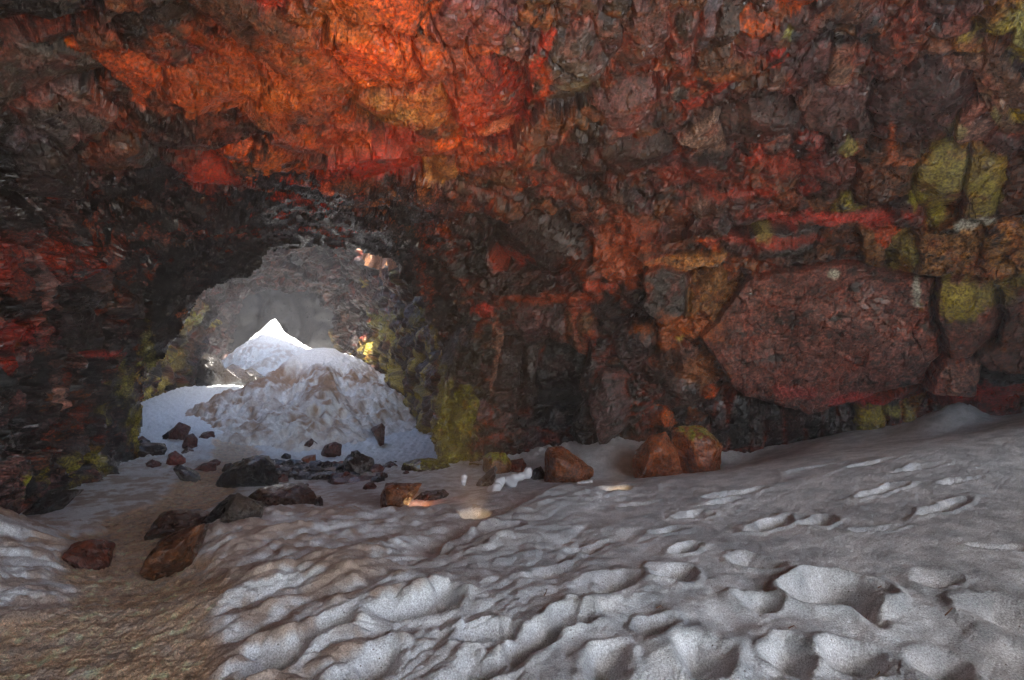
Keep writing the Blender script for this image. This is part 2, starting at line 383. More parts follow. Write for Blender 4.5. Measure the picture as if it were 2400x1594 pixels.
HAND = [ # px, py, rx, ry, angle, type, proud, dome, relief, grain
 (650,107,75,115,-32,'B',.20,0,.8,.6),(497,214,110,38,-5,'O',.06,0,.7,.8),(330,200,50,40,0,'O',.0,0,1,1),(363,73,95,30,-5,'D',-.05,0,1,1),
 (60,180,95,80,-30,'G',.1,.08,.7,.5),(150,262,90,45,-30,'G',.15,.05,.7,.5),(268,356,50,34,10,'B',.2,0,1,.7),(142,413,78,30,8,'D',.22,.05,.7,.5),
 (497,413,55,48,0,'R',.03,0,.9,1),(478,320,140,32,-8,'D',-.05,0,.7,1),(876,150,98,80,0,'O',-.02,.06,.8,1.2),(876,20,85,32,0,'O',.1,0,.8,.6),
 (955,207,28,24,0,'X',.08,0,.8,.6),(945,272,115,45,-6,'Q',.02,0,.8,1),(1156,249,90,92,0,'R',.04,.08,.7,1.2),(1251,214,22,92,8,'R',.12,0,1,.7),
 (1347,172,60,85,0,'G',.08,.05,.7,1),(1118,55,100,45,0,'P',.0,0,.8,1),(1470,245,62,42,20,'P',.05,0,1,.7),(1508,95,48,60,0,'P',.05,0,.8,.7),
 (1489,356,88,38,5,'D',.10,0,.8,.6),(1366,383,60,42,20,'D',.05,0,1,.7),(896,402,78,38,-8,'R',.03,0,.9,1),(1259,575,115,55,5,'D',.0,.05,.7,.5),
 (1037,421,30,26,0,'Q',.06,0,1,.7),(1654,318,36,42,20,'L',.15,0,1,.5),(1784,287,88,52,0,'P',.05,0,.8,.6),(1864,264,20,52,-12,'L',.16,0,1,.4),
 (1657,402,50,45,0,'D',.05,0,.8,.6),(1944,260,58,50,0,'P',.02,0,.8,.6),(1873,168,27,50,0,'P',.08,0,.8,.7),(1971,168,24,42,0,'L',.08,0,.8,.6),
 (1920,160,14,48,0,'P',.03,0,.8,.7),(1700,70,18,45,0,'P',.06,0,.8,.7),(1655,60,16,45,-5,'G',.06,0,.8,.7),(1680,120,30,30,0,'B',.06,0,1,1),
 (2155,249,92,78,0,'P',.10,.08,.6,.7),(2247,235,36,78,12,'L',.16,0,.8,.8),(2335,249,15,80,10,'L',.18,0,.8,.5),(2385,200,25,80,8,'L',.1,0,.8,.8),
 (2078,406,60,66,10,'B',.16,0,.6,1),(2212,425,62,70,0,'Y',.10,0,.8,.3),(2300,440,48,75,0,'Y',.12,0,.7,.3),(2136,494,40,46,-35,'D',.12,0,.6,.4),
 (2197,505,24,28,0,'Y',.06,0,1,1),(2370,440,45,62,0,'B',.05,0,.8,.7),(1837,562,62,42,0,'G',.18,0,.8,.6),(1638,482,26,24,0,'L',.1,0,1,.7),
 (2231,573,72,56,0,'Q',.16,0,.5,1.2),(2350,585,45,70,0,'Q',.12,0,.6,1.2),(2280,640,30,28,0,'Q',.14,0,.5,1.2),(2355,655,45,22,0,'Y',.12,0,.5,1.2),
 (1925,790,235,165,6,'M',.20,.25,.16,.2),(2236,735,120,95,-5,'M',.33,.06,.16,.2),(2358,765,62,115,0,'M',.33,.03,.16,.2),
 (2030,905,165,24,8,'R',.35,.06,.6,.8),(2204,868,90,42,14,'M',.52,.1,.4,.4),(2340,870,75,40,-10,'D',-.05,0,.6,.6),(2340,930,90,22,0,'R',-.25,0,1,1),
 (1950,515,165,15,2,'X',.04,0,.8,.8),(2039,984,36,34,0,'Y',.06,.05,.8,.8),(2128,980,15,36,0,'Y',.02,0,.5,.5),(2090,985,16,36,0,'K',0,0,.5,.5),
 (2160,985,14,38,0,'K',0,0,.5,.5),(2195,980,18,38,0,'D',.02,0,.5,.5),(2225,985,16,38,0,'K',.02,0,.5,.5),(1985,990,20,40,0,'D',0,0,.5,.5),
 (1945,992,16,42,0,'K',0,0,.5,.5),(1905,995,22,45,0,'K',0,0,.5,.5),(1860,1000,22,48,0,'D',0,0,.5,.5),(1815,1000,20,50,0,'K',0,0,.5,.5),
 (1775,1000,20,50,0,'D',0,0,.5,.5),(1730,1000,24,50,0,'K',0,0,.5,.5),(1690,1000,20,50,0,'D',-.05,0,.5,.5),
 (2040,590,20,50,5,'Q',.14,0,1,1.2),(2075,552,24,20,0,'O',.12,0,1,1),(1852,672,14,28,0,'Q',.12,0,1,1),(1963,632,20,30,0,'G',.05,0,1,1),(2125,585,24,40,0,'Y',.1,0,1,1.2),
 (1567,682,50,60,-3,'G',.42,0,.3,.4),(1611,603,72,17,-4,'Q',.38,0,.6,.7),(1558,577,55,18,3,'B',.30,0,.8,.7),(1655,680,35,50,10,'Q',.12,0,.8,.8),
 (1312,880,52,75,0,'K',-.20,0,.8,.5),(1248,880,22,80,0,'D',.02,0,.8,.5),(1378,880,22,80,0,'D',.06,0,.8,.5),(1300,980,60,30,0,'K',.0,0,.8,.6),(1254,750,46,42,0,'P',.05,0,.6,.6),(1312,762,15,38,0,'P',.06,0,.6,.5),(1340,765,14,34,0,'B',.05,0,.6,.5),(1372,762,20,34,0,'B',.07,0,.6,.5),
 (1491,790,48,62,0,'D',.1,0,.8,.5),(1424,941,45,78,-8,'P',.24,.06,.8,.6),(1366,1000,42,52,0,'D',.12,.05,.8,.5),(1607,843,20,36,0,'L',.12,0,.8,.6),
 (1602,914,42,36,-5,'P',.14,0,.8,.6),(1049,850,30,110,-3,'K',.06,0,.8,.8),(1075,990,32,80,-3,'Y',.08,0,1,1.6),(1045,1070,40,40,0,'Y',.1,0,1,1.6),(1192,850,36,62,0,'D',.04,0,.8,.6),(1165,840,12,60,-3,'L',.1,0,1,.6),
 (196,764,72,58,0,'D',.08,0,.6,.6),(107,665,13,70,-6,'L',.12,0,.8,.7),(192,697,56,20,0,'D',.04,0,.8,.6),(308,715,55,34,10,'D',.1,.04,.7,.6),(237,650,42,24,0,'P',.05,0,.8,.6),
 (53,853,50,40,0,'R',.02,0,.8,.7),(144,940,18,24,0,'L',.06,0,.8,.7),(50,790,60,20,4,'R',.08,0,.8,1),(20,620,45,40,0,'R',.02,0,.8,1)]
def grid_ij(px, py): return int(np.argmin(np.abs(va-py))), int(np.argmin(np.abs(ua-px)))
seeds = []; sp3 = []; srad = []
for (px, py, rx, ry, an, ty, pr, dm, rl, gn) in HAND:
    i, j = grid_ij(px, py); Yd = PG[i, j, 1]; n = NG[i, j]
    fx = Yd/F
    # a picture axis foreshortened on the rock becomes longer along the rock
    vd = PG[i, j]-np.array([0, 0, EYE]); vd /= np.linalg.norm(vd); cosv = max(.35, abs(float(vd@n)))
    fr = rot_frame(n, math.radians(an))
    k = np.array([1., 1., 1.])
    gz = 1/max(.35, cosv) if abs(n[2]) > .5 else 1.0
    seeds.append(dict(i=i, j=j, size=(rx*fx*1.04, max(rx, ry)*fx*2.2, ry*fx*1.04*gz), rot=fr, type=ty, proud=pr, dome=dm*.6, relief=rl, grain=gn, px=px, py=py, hand=1, mixb=-.16))
    sp3.append(PG[i, j]); srad.append(1)
H = len(seeds); hp = np.array(sp3)
def size_here(px, py):
    if 300 < px < 1010 and 440 < py < 640: return R_.choice([.08, .11, .15, .2, .26])
    if py < 440 and px < 1300: return R_.choice([.10, .14, .18, .24, .34, .45])
    if px > 1000: return R_.choice([.08, .10, .13, .17, .22, .30])
    return R_.choice([.10, .14, .2, .28, .4])
rp = np.zeros((6000, 3)); rr = np.zeros(6000); n_r = 0
tries = 0
while tries < 16000 and n_r < 2600:
    tries += 1
    if R_.random() < .9: px, py = R_.uniform(-60, 2460), R_.uniform(-60, 1160)
    else: px, py = R_.uniform(-1600, 4000), R_.uniform(-1500, 1300)
    infr = -100 < px < 2500 and py > -100
    i, j = grid_ij(px, py); p = PG[i, j]
    sz = size_here(px, py)*(1 if infr else 2.6)
    if tries > 9000: sz = min(sz, .16 if infr else .4)
    bad = False
    D = p[None]-hp
    for h_ in np.nonzero((D**2).sum(1) < 9)[0]:
        s = seeds[h_]; q = np.abs(D[h_]@s['rot'])/np.array(s['size'])
        if max(q[0], q[2]) < 1.0+.5*sz/min(s['size'][0], s['size'][2]): bad = True; break
    if bad: continue
    if n_r:
        dd = np.linalg.norm(rp[:n_r]-p, axis=1)
        if (dd < .78*(rr[:n_r]+sz)).any(): continue
    rp[n_r] = p; rr[n_r] = sz; n_r += 1
    n = NG[i, j]; flat = abs(n[2]) > .55
    ar = R_.uniform(1.0, 2.1) if R_.random() < .7 else R_.uniform(.5, 1)
    big = sz > .2
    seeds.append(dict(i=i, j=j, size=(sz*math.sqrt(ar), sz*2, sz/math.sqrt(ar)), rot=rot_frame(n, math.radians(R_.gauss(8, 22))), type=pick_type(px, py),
                      proud=R_.gauss(0, .22)*sz+(.02 if big else -.01), dome=R_.uniform(0, .15)*sz, relief=R_.uniform(.6, 1.5), grain=R_.uniform(.5, 1.2), px=px, py=py,
                      wet=1.0 if (py > 400 and px < 1060) else 0.0))
ap = np.array(ARCH1, float); ad_ = np.full(U.shape, 9e9)
for a_, b_ in zip(ap[:-1], ap[1:]):
    ab = b_-a_; t = np.clip(((U-a_[0])*ab[0]+(Vv-a_[1])*ab[1])/(ab@ab), 0, 1); ad_ = np.minimum(ad_, np.hypot(U-a_[0]-t*ab[0], Vv-a_[1]-t*ab[1]))
FADE = np.clip(sstep(10, 120, ad_), .02, 1); RAY = np.array([0, 0, EYE])-PG; RAY /= np.linalg.norm(RAY, axis=2)[..., None]
V1, C1, W1, I1, E1 = fracture(PG, seeds, flip=FLIP1, ray=RAY, fade=FADE)

BLOBS = [ # surface colours that do not follow the stones: px,py,rx,ry,rgb,strength
 (1950,512,190,20,(.55,.07,.05),.95),(1800,565,130,20,(.45,.06,.03),.8),(1450,600,90,80,(.42,.09,.02),.8),(1480,540,40,60,(.42,.08,.02),.6),(1600,770,100,45,(.5,.14,.03),.75),
 (1640,860,60,40,(.45,.16,.04),.6),(1595,795,14,12,(.5,.42,.08),.9),(1300,700,120,14,(.45,.08,.02),.8),(1200,620,50,18,(.5,.07,.03),.8),(1130,725,40,14,(.5,.05,.03),.9),(1410,670,40,14,(.5,.07,.02),.9),
 (1740,460,120,14,(.5,.06,.03),.6),(1990,925,80,18,(.5,.05,.04),.9),(2300,925,90,26,(.42,.04,.04),.9),(1860,905,70,16,(.4,.05,.04),.7),
 (620,190,340,130,(.50,.10,.016),.55),(1010,170,190,150,(.45,.09,.02),.45),(850,350,260,45,(.40,.05,.02),.4),(860,130,110,70,(.62,.09,.02),.7),(640,230,90,40,(.6,.16,.02),.7),(800,60,110,50,(.6,.18,.03),.6),(900,395,70,35,(.5,.035,.015),.9),(490,420,60,45,(.5,.05,.02),.8),
 (1170,320,60,22,(.6,.2,.09),.8),(420,190,130,50,(.42,.08,.02),.6),(1100,250,60,80,(.5,.07,.02),.6),(1280,210,20,80,(.5,.09,.02),.7),(1000,400,200,50,(.3,.06,.03),.3),
 (2215,400,70,60,(.34,.33,.08),.7),(2310,430,40,60,(.36,.34,.07),.8),(2150,470,22,22,(.5,.5,.08),.95),(2200,500,28,26,(.5,.48,.06),.9),(2260,525,28,12,(.62,.68,.6),.8),(2305,520,30,12,(.62,.68,.6),.8),
 (2250,690,70,50,(.42,.36,.04),.9),(2130,600,26,40,(.3,.27,.05),.7),(2340,680,50,30,(.3,.26,.04),.6),(1785,545,22,22,(.42,.38,.12),.9),(1955,640,16,16,(.55,.6,.5),.9),(2145,665,16,30,(.5,.55,.48),.8),
 (2250,290,28,22,(.34,.34,.14),.8),(2340,260,14,40,(.34,.33,.14),.8),(1990,345,22,20,(.34,.36,.1),.8),(1845,60,14,22,(.34,.36,.1),.8),(2390,60,20,40,(.36,.36,.1),.7),
 (1355,200,50,50,(.17,.17,.09),.6),(2080,960,50,14,(.3,.28,.05),.8),(2035,985,34,30,(.32,.28,.04),.8),(2130,985,14,30,(.3,.26,.05),.7),
 (1060,1010,50,90,(.25,.23,.02),.85),(1030,930,26,90,(.24,.22,.03),.7),(1080,1070,46,40,(.25,.24,.02),.9),(1010,820,22,60,(.26,.22,.05),.6),
 (20,1140,18,50,(.3,.32,.02),.9),(165,1110,22,36,(.32,.29,.03),.8),(220,1080,14,50,(.3,.27,.03),.8),(110,1120,10,40,(.32,.28,.03),.7),(320,1000,18,60,(.3,.27,.03),.8),(260,960,14,60,(.26,.25,.05),.7),
 (300,900,18,50,(.28,.27,.06),.7),(350,830,16,60,(.26,.26,.08),.7),(70,800,16,14,(.34,.32,.03),.8),(60,780,80,36,(.42,.03,.02),.7),(20,650,70,50,(.3,.03,.015),.6),(240,830,60,10,(.45,.05,.04),.8),(100,580,90,40,(.25,.04,.02),.5),
 (1600,420,120,30,(.4,.06,.02),.5),(1850,400,120,30,(.35,.05,.02),.6),(1900,300,10,10,(.3,.2,.1),.1),(2090,310,12,60,(.5,.13,.04),.9),(2130,370,50,10,(.45,.14,.05),.8),(2250,110,110,22,(.35,.13,.05),.7),(1680,160,60,14,(.45,.13,.03),.7)]
nb = perlin(PG*4.2+5)+.6*perlin(PG*11+2)+.4*perlin(PG*26+4)
for (bx, by, rx, ry, rgb, st) in BLOBS:
    j0, j1 = np.searchsorted(ua, [bx-rx*1.8, bx+rx*1.8]); i0, i1 = np.searchsorted(va, [by-ry*1.8, by+ry*1.8])
    u_ = (U[i0:i1, j0:j1]-bx)/rx; v_ = (Vv[i0:i1, j0:j1]-by)/ry
    m = sstep(1.15, .45, np.sqrt(u_*u_+v_*v_)+nb[i0:i1, j0:j1]*.75)*st
    vr = .75+.5*np.clip(nb[i0:i1, j0:j1]+.5, 0, 1)
    C1[i0:i1, j0:j1] = C1[i0:i1, j0:j1]*(1-m[..., None])+np.array(rgb)*vr[..., None]*m[..., None]
jx = perlin(np.stack([U/22, Vv/22, U*0], -1))*9+perlin(np.stack([U/55, Vv/55, U*0+4], -1))*9
jy = perlin(np.stack([U/18, Vv/18, U*0+9], -1))*9
hole_v = in_poly(U+jx, Vv+jy, ARCH1)
hf = hole_v[:-1, :-1] | hole_v[1:, :-1] | hole_v[:-1, 1:] | hole_v[1:, 1:]
keep = ~hf
def owner1(k):
    if k < 0: return 'c'
    px, py = seeds[k]['px'], seeds[k]['py']
    if px < 470 and py > 590: return 'l'
    if px > 960 and py > 560-(px-1000)*.33: return 'r'
    return 'c'
px_flat = U.ravel(); py_flat = Vv.ravel()
def area1(q):
    a = q[:, 0]; f = (px_flat[a] > -20) & (px_flat[a] < 2420) & (py_flat[a] > -20)
    return int(f.sum())
roots = emit_rock(V1, C1, W1, I1, keep, owner1, {'c': 'cave_ceiling', 'l': 'wall_left', 'r': 'wall_right'}, M_ROCK, 300, 8, area1, flip=FLIP1)

# thickness of the arch edge: the broken rim turns back from the chamber
R1, CC1 = U.shape
Vf = V1.reshape(-1, 3); Cf = C1.reshape(-1, 3)
eds = []
ii, jj = np.nonzero(hf[:, :-1] != hf[:, 1:])
eds += [(i*CC1+j+1, (i+1)*CC1+j+1) for i, j in zip(ii, jj)]
ii, jj = np.nonzero(hf[:-1, :] != hf[1:, :])
eds += [((i+1)*CC1+j, (i+1)*CC1+j+1) for i, j in zip(ii, jj)]
eds = np.array(eds); uq, inv = np.unique(eds.ravel(), return_inverse=True); eds = inv.reshape(-1, 2); n0 = len(uq)
base = Vf[uq]; ctr = P(690, 900, 11.5)
outw = base-ctr; outw[:, 1] = 0; outw /= np.linalg.norm(outw, axis=1)[:, None]
layers = [base]
for t in (.18, .4, .7, 1.1, 1.6):
    E0 = np.array([0, 0, EYE]); q = E0+(base-E0)*(1+t/base[:, 1:2])+outw*(.22*t+.02)
    q = q+np.stack([perlin(q*5+k*9)*.07*min(1, t*3) for k in range(3)], -1); layers.append(q)
LV = np.concatenate(layers); LC = np.concatenate([Cf[uq]]*len(layers)); qs = []
for k in range(len(layers)-1):
    qs.append(np.stack([eds[:, 0]+k*n0, eds[:, 1]+k*n0, eds[:, 1]+(k+1)*n0, eds[:, 0]+(k+1)*n0], 1))
rim = mesh_np('arch_rim', LV, np.concatenate(qs), M_ROCK, LC, True, roots['c'], wet=np.zeros(len(LV)))

# ------------------------------------------------------------------ lofted tunnel chambers behind
def resample(poly, n):
    p = np.array(poly, float); d = np.concatenate([[0], np.cumsum(np.linalg.norm(np.diff(p, axis=0), axis=1))])
    t = np.linspace(0, d[-1], n); return np.stack([np.interp(t, d, p[:, 0]), np.interp(t, d, p[:, 1])], 1)
def crop_low(poly, y): return [(x, min(b, y)) for x, b in poly]
def to3(pp, Yd): return np.stack([(pp[:, 0]-CX)/F*Yd, np.full(len(pp), Yd), EYE+(CY-pp[:, 1])/F*Yd], 1)
def loft(name, A, B, rows, bulge, lift, hole, palette, colfn, NP=260, lb=0.0):
    """A,B arrays (NP,3); rows = stations; bulge(t) outward; lift(t) raises the roof; hole(t,s)"""
    ts = np.linspace(0, 1, rows); s = np.linspace(0, 1, NP)
    G = np.zeros((rows, NP, 3))
    for k, t in enumerate(ts):
        Q = A*(1-t)+B*t; c = Q.mean(0); o = Q-c; o[:, 1] = 0; o /= np.linalg.norm(o, axis=1)[:, None]
        G[k] = Q+o*bulge(t); G[k, :, 0] -= lb*math.sin(math.pi*min(1, t*1.25))*sstep(.4, .25, s); top = sstep(.22, .42, s)*sstep(.78, .58, s); G[k, :, 2] += top*lift(t)
    du = np.gradient(G, axis=1); dv = np.gradient(G, axis=0); N = np.cross(du, dv); N /= np.linalg.norm(N, axis=2)[..., None]
    cen = G.mean(1, keepdims=True); fl = ((cen-G)*N).sum(-1).mean() < 0
    if fl: N = -N
    sd_ = []; pp = np.zeros((900, 3)); pr = np.zeros(900); n = 0
    for _ in range(5000):
        i, j = R_.randrange(rows), R_.randrange(NP); sz = R_.choice([.15, .22, .3, .45]); p = G[i, j]
        if n and (np.linalg.norm(pp[:n]-p, axis=1) < .8*(pr[:n]+sz)).any(): continue
        if n >= 880: break
        pp[n] = p; pr[n] = sz; n += 1
        sd_.append(dict(i=i, j=j, size=(sz*1.2, sz*2, sz*.8), rot=rot_frame(N[i, j], R_.gauss(0, .4)), type=R_.choice(palette(j/NP)), proud=R_.gauss(0, .3)*sz, relief=R_.uniform(.7, 1.5)))
    V, C_, W_, I_, E_ = fracture(G, sd_, flip=fl)
    C_ = colfn(G, C_*.75)
    T, S2 = np.meshgrid(ts, s, indexing='ij')
    hv = hole(T+perlin(G*1.3)*.03+perlin(G*4)*.012, S2+perlin(G*1.1+5)*.02)
    kf = ~(hv[:-1, :-1] | hv[1:, 1:])
    r = emit_rock(V, C_, W_, I_, kf, lambda k: 0, {0: name}, M_ROCK, 120, 14, flip=fl)
    # rim of the roof hole goes up to the ground outside
    hfv = ~kf; Vl = V.reshape(-1, 3); Cl = C_.reshape(-1, 3); e2 = []
    ii, jj = np.nonzero(hfv[:, :-1] != hfv[:, 1:]); e2 += [(i*NP+j+1, (i+1)*NP+j+1) for i, j in zip(ii, jj)]
    ii, jj = np.nonzero(hfv[:-1] != hfv[1:]); e2 += [((i+1)*NP+j, (i+1)*NP+j+1) for i, j in zip(ii, jj)]
    e2 = np.array(e2); uq, inv = np.unique(e2.ravel(), return_inverse=True); e2 = inv.reshape(-1, 2); m = len(uq)
    b = Vl[uq]; c = b.mean(0); ow = b-c; ow[:, 2] = 0; ow /= np.linalg.norm(ow, axis=1)[:, None]; lay = [b]
    for k in range(1, 9):
        f = k/8; q = b.copy(); q[:, 2] = b[:, 2]*(1-f)+TOPZ*f
        q += ow*(.05+.12*f); q += np.stack([perlin(q*3+a*9)*.16 for a in range(3)], -1)*(1 if k < 8 else 0); lay.append(q)
    LV = np.concatenate(lay); LC = np.concatenate([Cl[uq]*1.0]*9)
    nz = fbm(LV*3, 3)[:, None]; LC = np.array([.26, .13, .07])*(1+.8*nz)+np.array([.1, .05, .02])*np.clip(-nz*2, 0, 1)
    qs = [np.stack([e2[:, 0]+k*m, e2[:, 1]+k*m, e2[:, 1]+(k+1)*m, e2[:, 0]+(k+1)*m], 1) for k in range(8)]
    mesh_np('skylight_rim', LV, np.concatenate(qs), M_ROCK, np.clip(LC, .02, .6), True, r[0], wet=np.zeros(len(LV)))
    return r[0], b
TOPZ = EYE+5.0
NP2 = 420
a1 = resample(crop_low(ARCH1, 1250), NP2); a2 = resample(crop_low(ARCH2, 1020), NP2)
A = to3(a1, 11.9); cA = A.mean(0); oA = A-cA; oA[:, 1] = 0; oA /= np.linalg.norm(oA, axis=1)[:, None]; A = A+oA*.30
Bq = to3(a2, 24.0)
def pal2(s):
    if s < .33: return 'YDDB'
    if s > .66: return 'DYPBD'
    return 'DGDP'
def col2(G, C_):
    n = fbm(G*1.2, 3, off=11); n2 = fbm(G*4, 3, off=5)
    x = G[..., 0]; Yd = G[..., 1]; z = G[..., 2]-EYE
    side = np.linspace(0, 1, G.shape[1])[None]*np.ones(G.shape[:2])
    low = sstep(1.6, -.6, z)
    m = sstep(-.05, .3, n+.35*n2)*low*.85
    m = np.where(side < .4, np.clip(m*1.2, 0, .92), m*.9)*sstep(22.5, 19, Yd)
    return C_*(1-m[..., None])+np.array([.50, .42, .07])*(1+.7*n2[..., None])*m[..., None]
def hole2(T, S): return (T > .13) & (T < .60) & (S > .31) & (S < .67)
ch2, rim2 = loft('cave_passage', A, Bq, 230, lambda t: .9*math.sin(math.pi*min(1, t*1.0))**.8, lambda t: 1.05*float(sstep(0, .12, t)*sstep(1.0, .68, t)), hole2, pal2, col2, NP2, .8)
Bq = to3(resample(crop_low(ARCH2, 1020), 260), 24.0); Cc = Bq.mean(0); oB = Bq-Cc; oB[:, 1] = 0; oB /= np.linalg.norm(oB, axis=1)[:, None]
A3 = Bq+oB*.25+np.array([0, -.1, 0]); B3 = Bq+np.array([-4.5, 12.5, 0])
def hole3(T, S): return (T > .04) & (T < .46) & (S > .33) & (S < .67)
ch3, rim3 = loft('far_passage', A3, B3, 130, lambda t: 2.2*math.sin(math.pi*min(1, t*.85+.12)), lambda t: 1.0, hole3, lambda s: 'DDP', lambda G, C_: C_*.8, 260)
# end wall of the far passage
g = np.stack(np.meshgrid(np.linspace(-26, -4, 120), np.linspace(-5, 7, 60)), -1)
EW = np.stack([g[..., 0], 35.0+fbm(np.concatenate([g, g[..., :1]*0], -1)*.5, 3)*1.2, g[..., 1]], -1)
EW[..., 1] += 0*fbm(EW*2.2, 3)*.5
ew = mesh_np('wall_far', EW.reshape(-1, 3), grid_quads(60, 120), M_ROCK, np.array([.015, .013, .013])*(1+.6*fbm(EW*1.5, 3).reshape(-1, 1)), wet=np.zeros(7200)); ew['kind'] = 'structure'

# ------------------------------------------------------------------ unseen ground sheet added to block light leaks, and wall behind the camera
gx = np.linspace(-45, 45, 181); gy = np.linspace(-40, 60, 201)
GX, GY = np.meshgrid(gx, gy)
def rim_box(r): return r[:, 0].min(), r[:, 0].max(), r[:, 1].min(), r[:, 1].max()
m1 = np.zeros_like(GX, bool)
for rb in (rim2, rim3):
    c = rb[:, :2].mean(0); ang = np.arctan2(rb[:, 1]-c[1], rb[:, 0]-c[0]); rad = np.hypot(rb[:, 0]-c[0], rb[:, 1]-c[1])
    o = np.argsort(ang); A_ = np.arctan2(GY-c[1], GX-c[0]); Rr = np.interp(A_, ang[o], rad[o], period=2*math.pi)
    m1 |= np.hypot(GX-c[0], GY-c[1]) < Rr+.05
OPEN = [(3.0, -6.8), (9.6, -2.2), (22, -1.0), (28, -12), (26, -32), (5, -32), (2.5, -14)]  # unseen roof opening, outline shaped to steer daylight and hide the sun patch
m1 |= in_poly(GX, GY, OPEN)
kf = ~(m1[:-1, :-1] & m1[1:, 1:] & m1[1:, :-1] & m1[:-1, 1:])
FV = np.stack([GX, GY, TOPZ-.02+fbm(np.stack([GX*.3, GY*.3, GX*0], -1), 3)*.0], -1).reshape(-1, 3)
fq = grid_quads(201, 181)[kf.ravel()]
lf = mesh_np('light_block_ground', FV, fq, M_ROCK, np.array([.09, .07, .06])*(1+.5*fbm(FV*.8, 3)[:, None]), wet=np.zeros(len(FV))); lf['kind'] = 'structure'
# unseen rough rock wall added behind the camera (left and back) to shape the light
th = np.linspace(math.radians(165), math.radians(235), 90); hh = np.linspace(-.8, TOPZ, 40)
TH, HH = np.meshgrid(th, hh)
rad = 5.6+1.8*sstep(math.radians(200), math.radians(270), TH)+fbm(np.stack([TH*3, HH*.8, TH*0], -1), 3)*1.2
BW = np.stack([np.cos(TH)*rad, 1.2+np.sin(TH)*rad, HH], -1)
bw = mesh_np('light_shaping_wall', BW.reshape(-1, 3), grid_quads(40, 90), M_ROCK, np.array([.14, .07, .05])*(1+.6*fbm(BW*1.5, 3).reshape(-1, 1)), wet=np.zeros(3600)); bw['kind'] = 'structure'

# ------------------------------------------------------------------ snow floor
GC = [(758,1045,15),(758,1010,18),(650,1022,16),(900,1025,16),(830,1030,14.2),(690,1040,14.2),(1400,1062,9.2),(1480,1040,9.4),(1350,1068,9.4),(0,1594,2.4),(400,1594,2.35),(800,1594,2.25),(1200,1594,2.2),(1800,1594,2.2),(2400,1594,2.2),(0,1750,1.9),(1200,1750,1.8),(2400,1750,1.8),
 (300,1400,3.4),(350,1325,4.1),(300,1260,5.1),(450,1175,7),(500,1112,9),(600,1082,10.8),(560,1020,14),(150,1500,2.75),(480,1500,2.65),
 (0,1205,4.3),(60,1235,4.3),(150,1300,4.1),(0,1300,3.7),(0,1400,3.1),(120,1400,3.2),
 (60,1212,6.2),(150,1165,7.2),(300,1105,9.2),(-100,1215,6),
 (450,1400,3.05),(520,1240,4.6),(640,1190,5.9),(800,1210,5.1),(1000,1190,6),(1200,1160,6),(1350,1140,6.2),(1400,1131,6.4),(1600,1112,6.5),(1800,1082,6.5),(2000,1052,6.4),(2200,1026,6.1),(2400,1008,5.8),
 (2400,1300,3.1),(2400,1130,4.3),(1800,1300,3.4),(1800,1180,4.5),(1200,1400,2.9),(1200,1250,4.3),(800,1400,2.9),(1500,1400,2.8),(2100,1450,2.6),(700,1300,3.8),
 (1450,1085,8.9),(1300,1115,8.6),(1720,1082,8.8),(1950,1030,8.0),(2100,1012,7.8),(2250,1000,7.3),(2400,975,7.1),(2250,945,7.75),(2330,965,7.9),(900,1130,8.0),(1060,1110,8.6),(760,1140,8.2),
 (1000,1085,10.6),(850,1100,10.2),(700,1092,10.8),(1020,1070,12.5),(1015,1000,15.5),(880,1062,13),(700,1066,12.7),(430,910,19),(350,965,15.5),(380,1040,12.5),(500,950,17.5),(540,905,20.5),
 (600,905,23),(700,870,26),(640,860,30),(450,900,26),(640,850,38),(300,1000,22),(1000,950,22),(1400,900,25),(2600,900,8),(3000,1000,5),(3000,1300,3),(-400,1150,5),(-600,1300,3)]
gp = np.array([P(a, b, c) for a, b, c in GC])
gfit = rbf_fit(np.stack([gp[:, 0]/gp[:, 1], np.log(gp[:, 1])], 1), gp[:, 2], 3e-4)
ss = axis([(-3.2, .08), (-1.12, .0033), (1.12, .08), (3.2, 1)])
yy = [1.25]
while yy[-1] < 44:
    y = yy[-1]; st = min(max(.0062, y*y*1.7/1920), .045 if y < 14 else (.09 if y < 21 else .25)); yy.append(y+st)
yy = np.array(yy)
SS, YY = np.meshgrid(ss, yy); XX = SS*YY
ZB = rbf_eval(gfit, np.stack([SS, np.log(YY)], -1))
def ground_z(x, y):
    return float(rbf_eval(gfit, np.array([[x/y, math.log(y)]]))[0])
PX = SS*F+CX                     # bearing of each point, used only to read the layout off the picture once
def wpt(px, py, n=6):            # where a picture point meets the smooth floor
    lo, hi = 1.5, 30
    f = lambda y: rbf_eval(gfit, np.array([[(px-CX)/F, math.log(y)]]))[0]-(EYE+(CY-py)/F*y)
    ys = np.linspace(1.5, 30, 400); fv = rbf_eval(gfit, np.stack([np.full(400, (px-CX)/F), np.log(ys)], -1))-(EYE+(CY-py)/F*ys)
    k = np.nonzero(fv > 0)[0]
    y = ys[k[0]] if len(k) else 8.0
    return np.array([(px-CX)/F*y, y])
def seg_dist(x, y, pts):
    d = np.full(x.shape, 99.)
    for a, b in zip(pts[:-1], pts[1:]):
        ab = b-a; t = np.clip(((x-a[0])*ab[0]+(y-a[1])*ab[1])/(ab@ab), 0, 1)
        d = np.minimum(d, np.hypot(x-a[0]-t*ab[0], y-a[1]-t*ab[1]))
    return d
XY0 = np.stack([XX, YY, XX*0], -1)
path = [wpt(180, 1590), wpt(300, 1420), wpt(330, 1330), wpt(300, 1260), wpt(420, 1180), wpt(520, 1115), P(560, 1060, 11.5)[:2], P(560, 1020, 14)[:2], P(545, 950, 17)[:2]]
pw = perlin(XY0*.9)*.25+perlin(XY0*3)*.1
pd = seg_dist(XX, YY, path)+pw
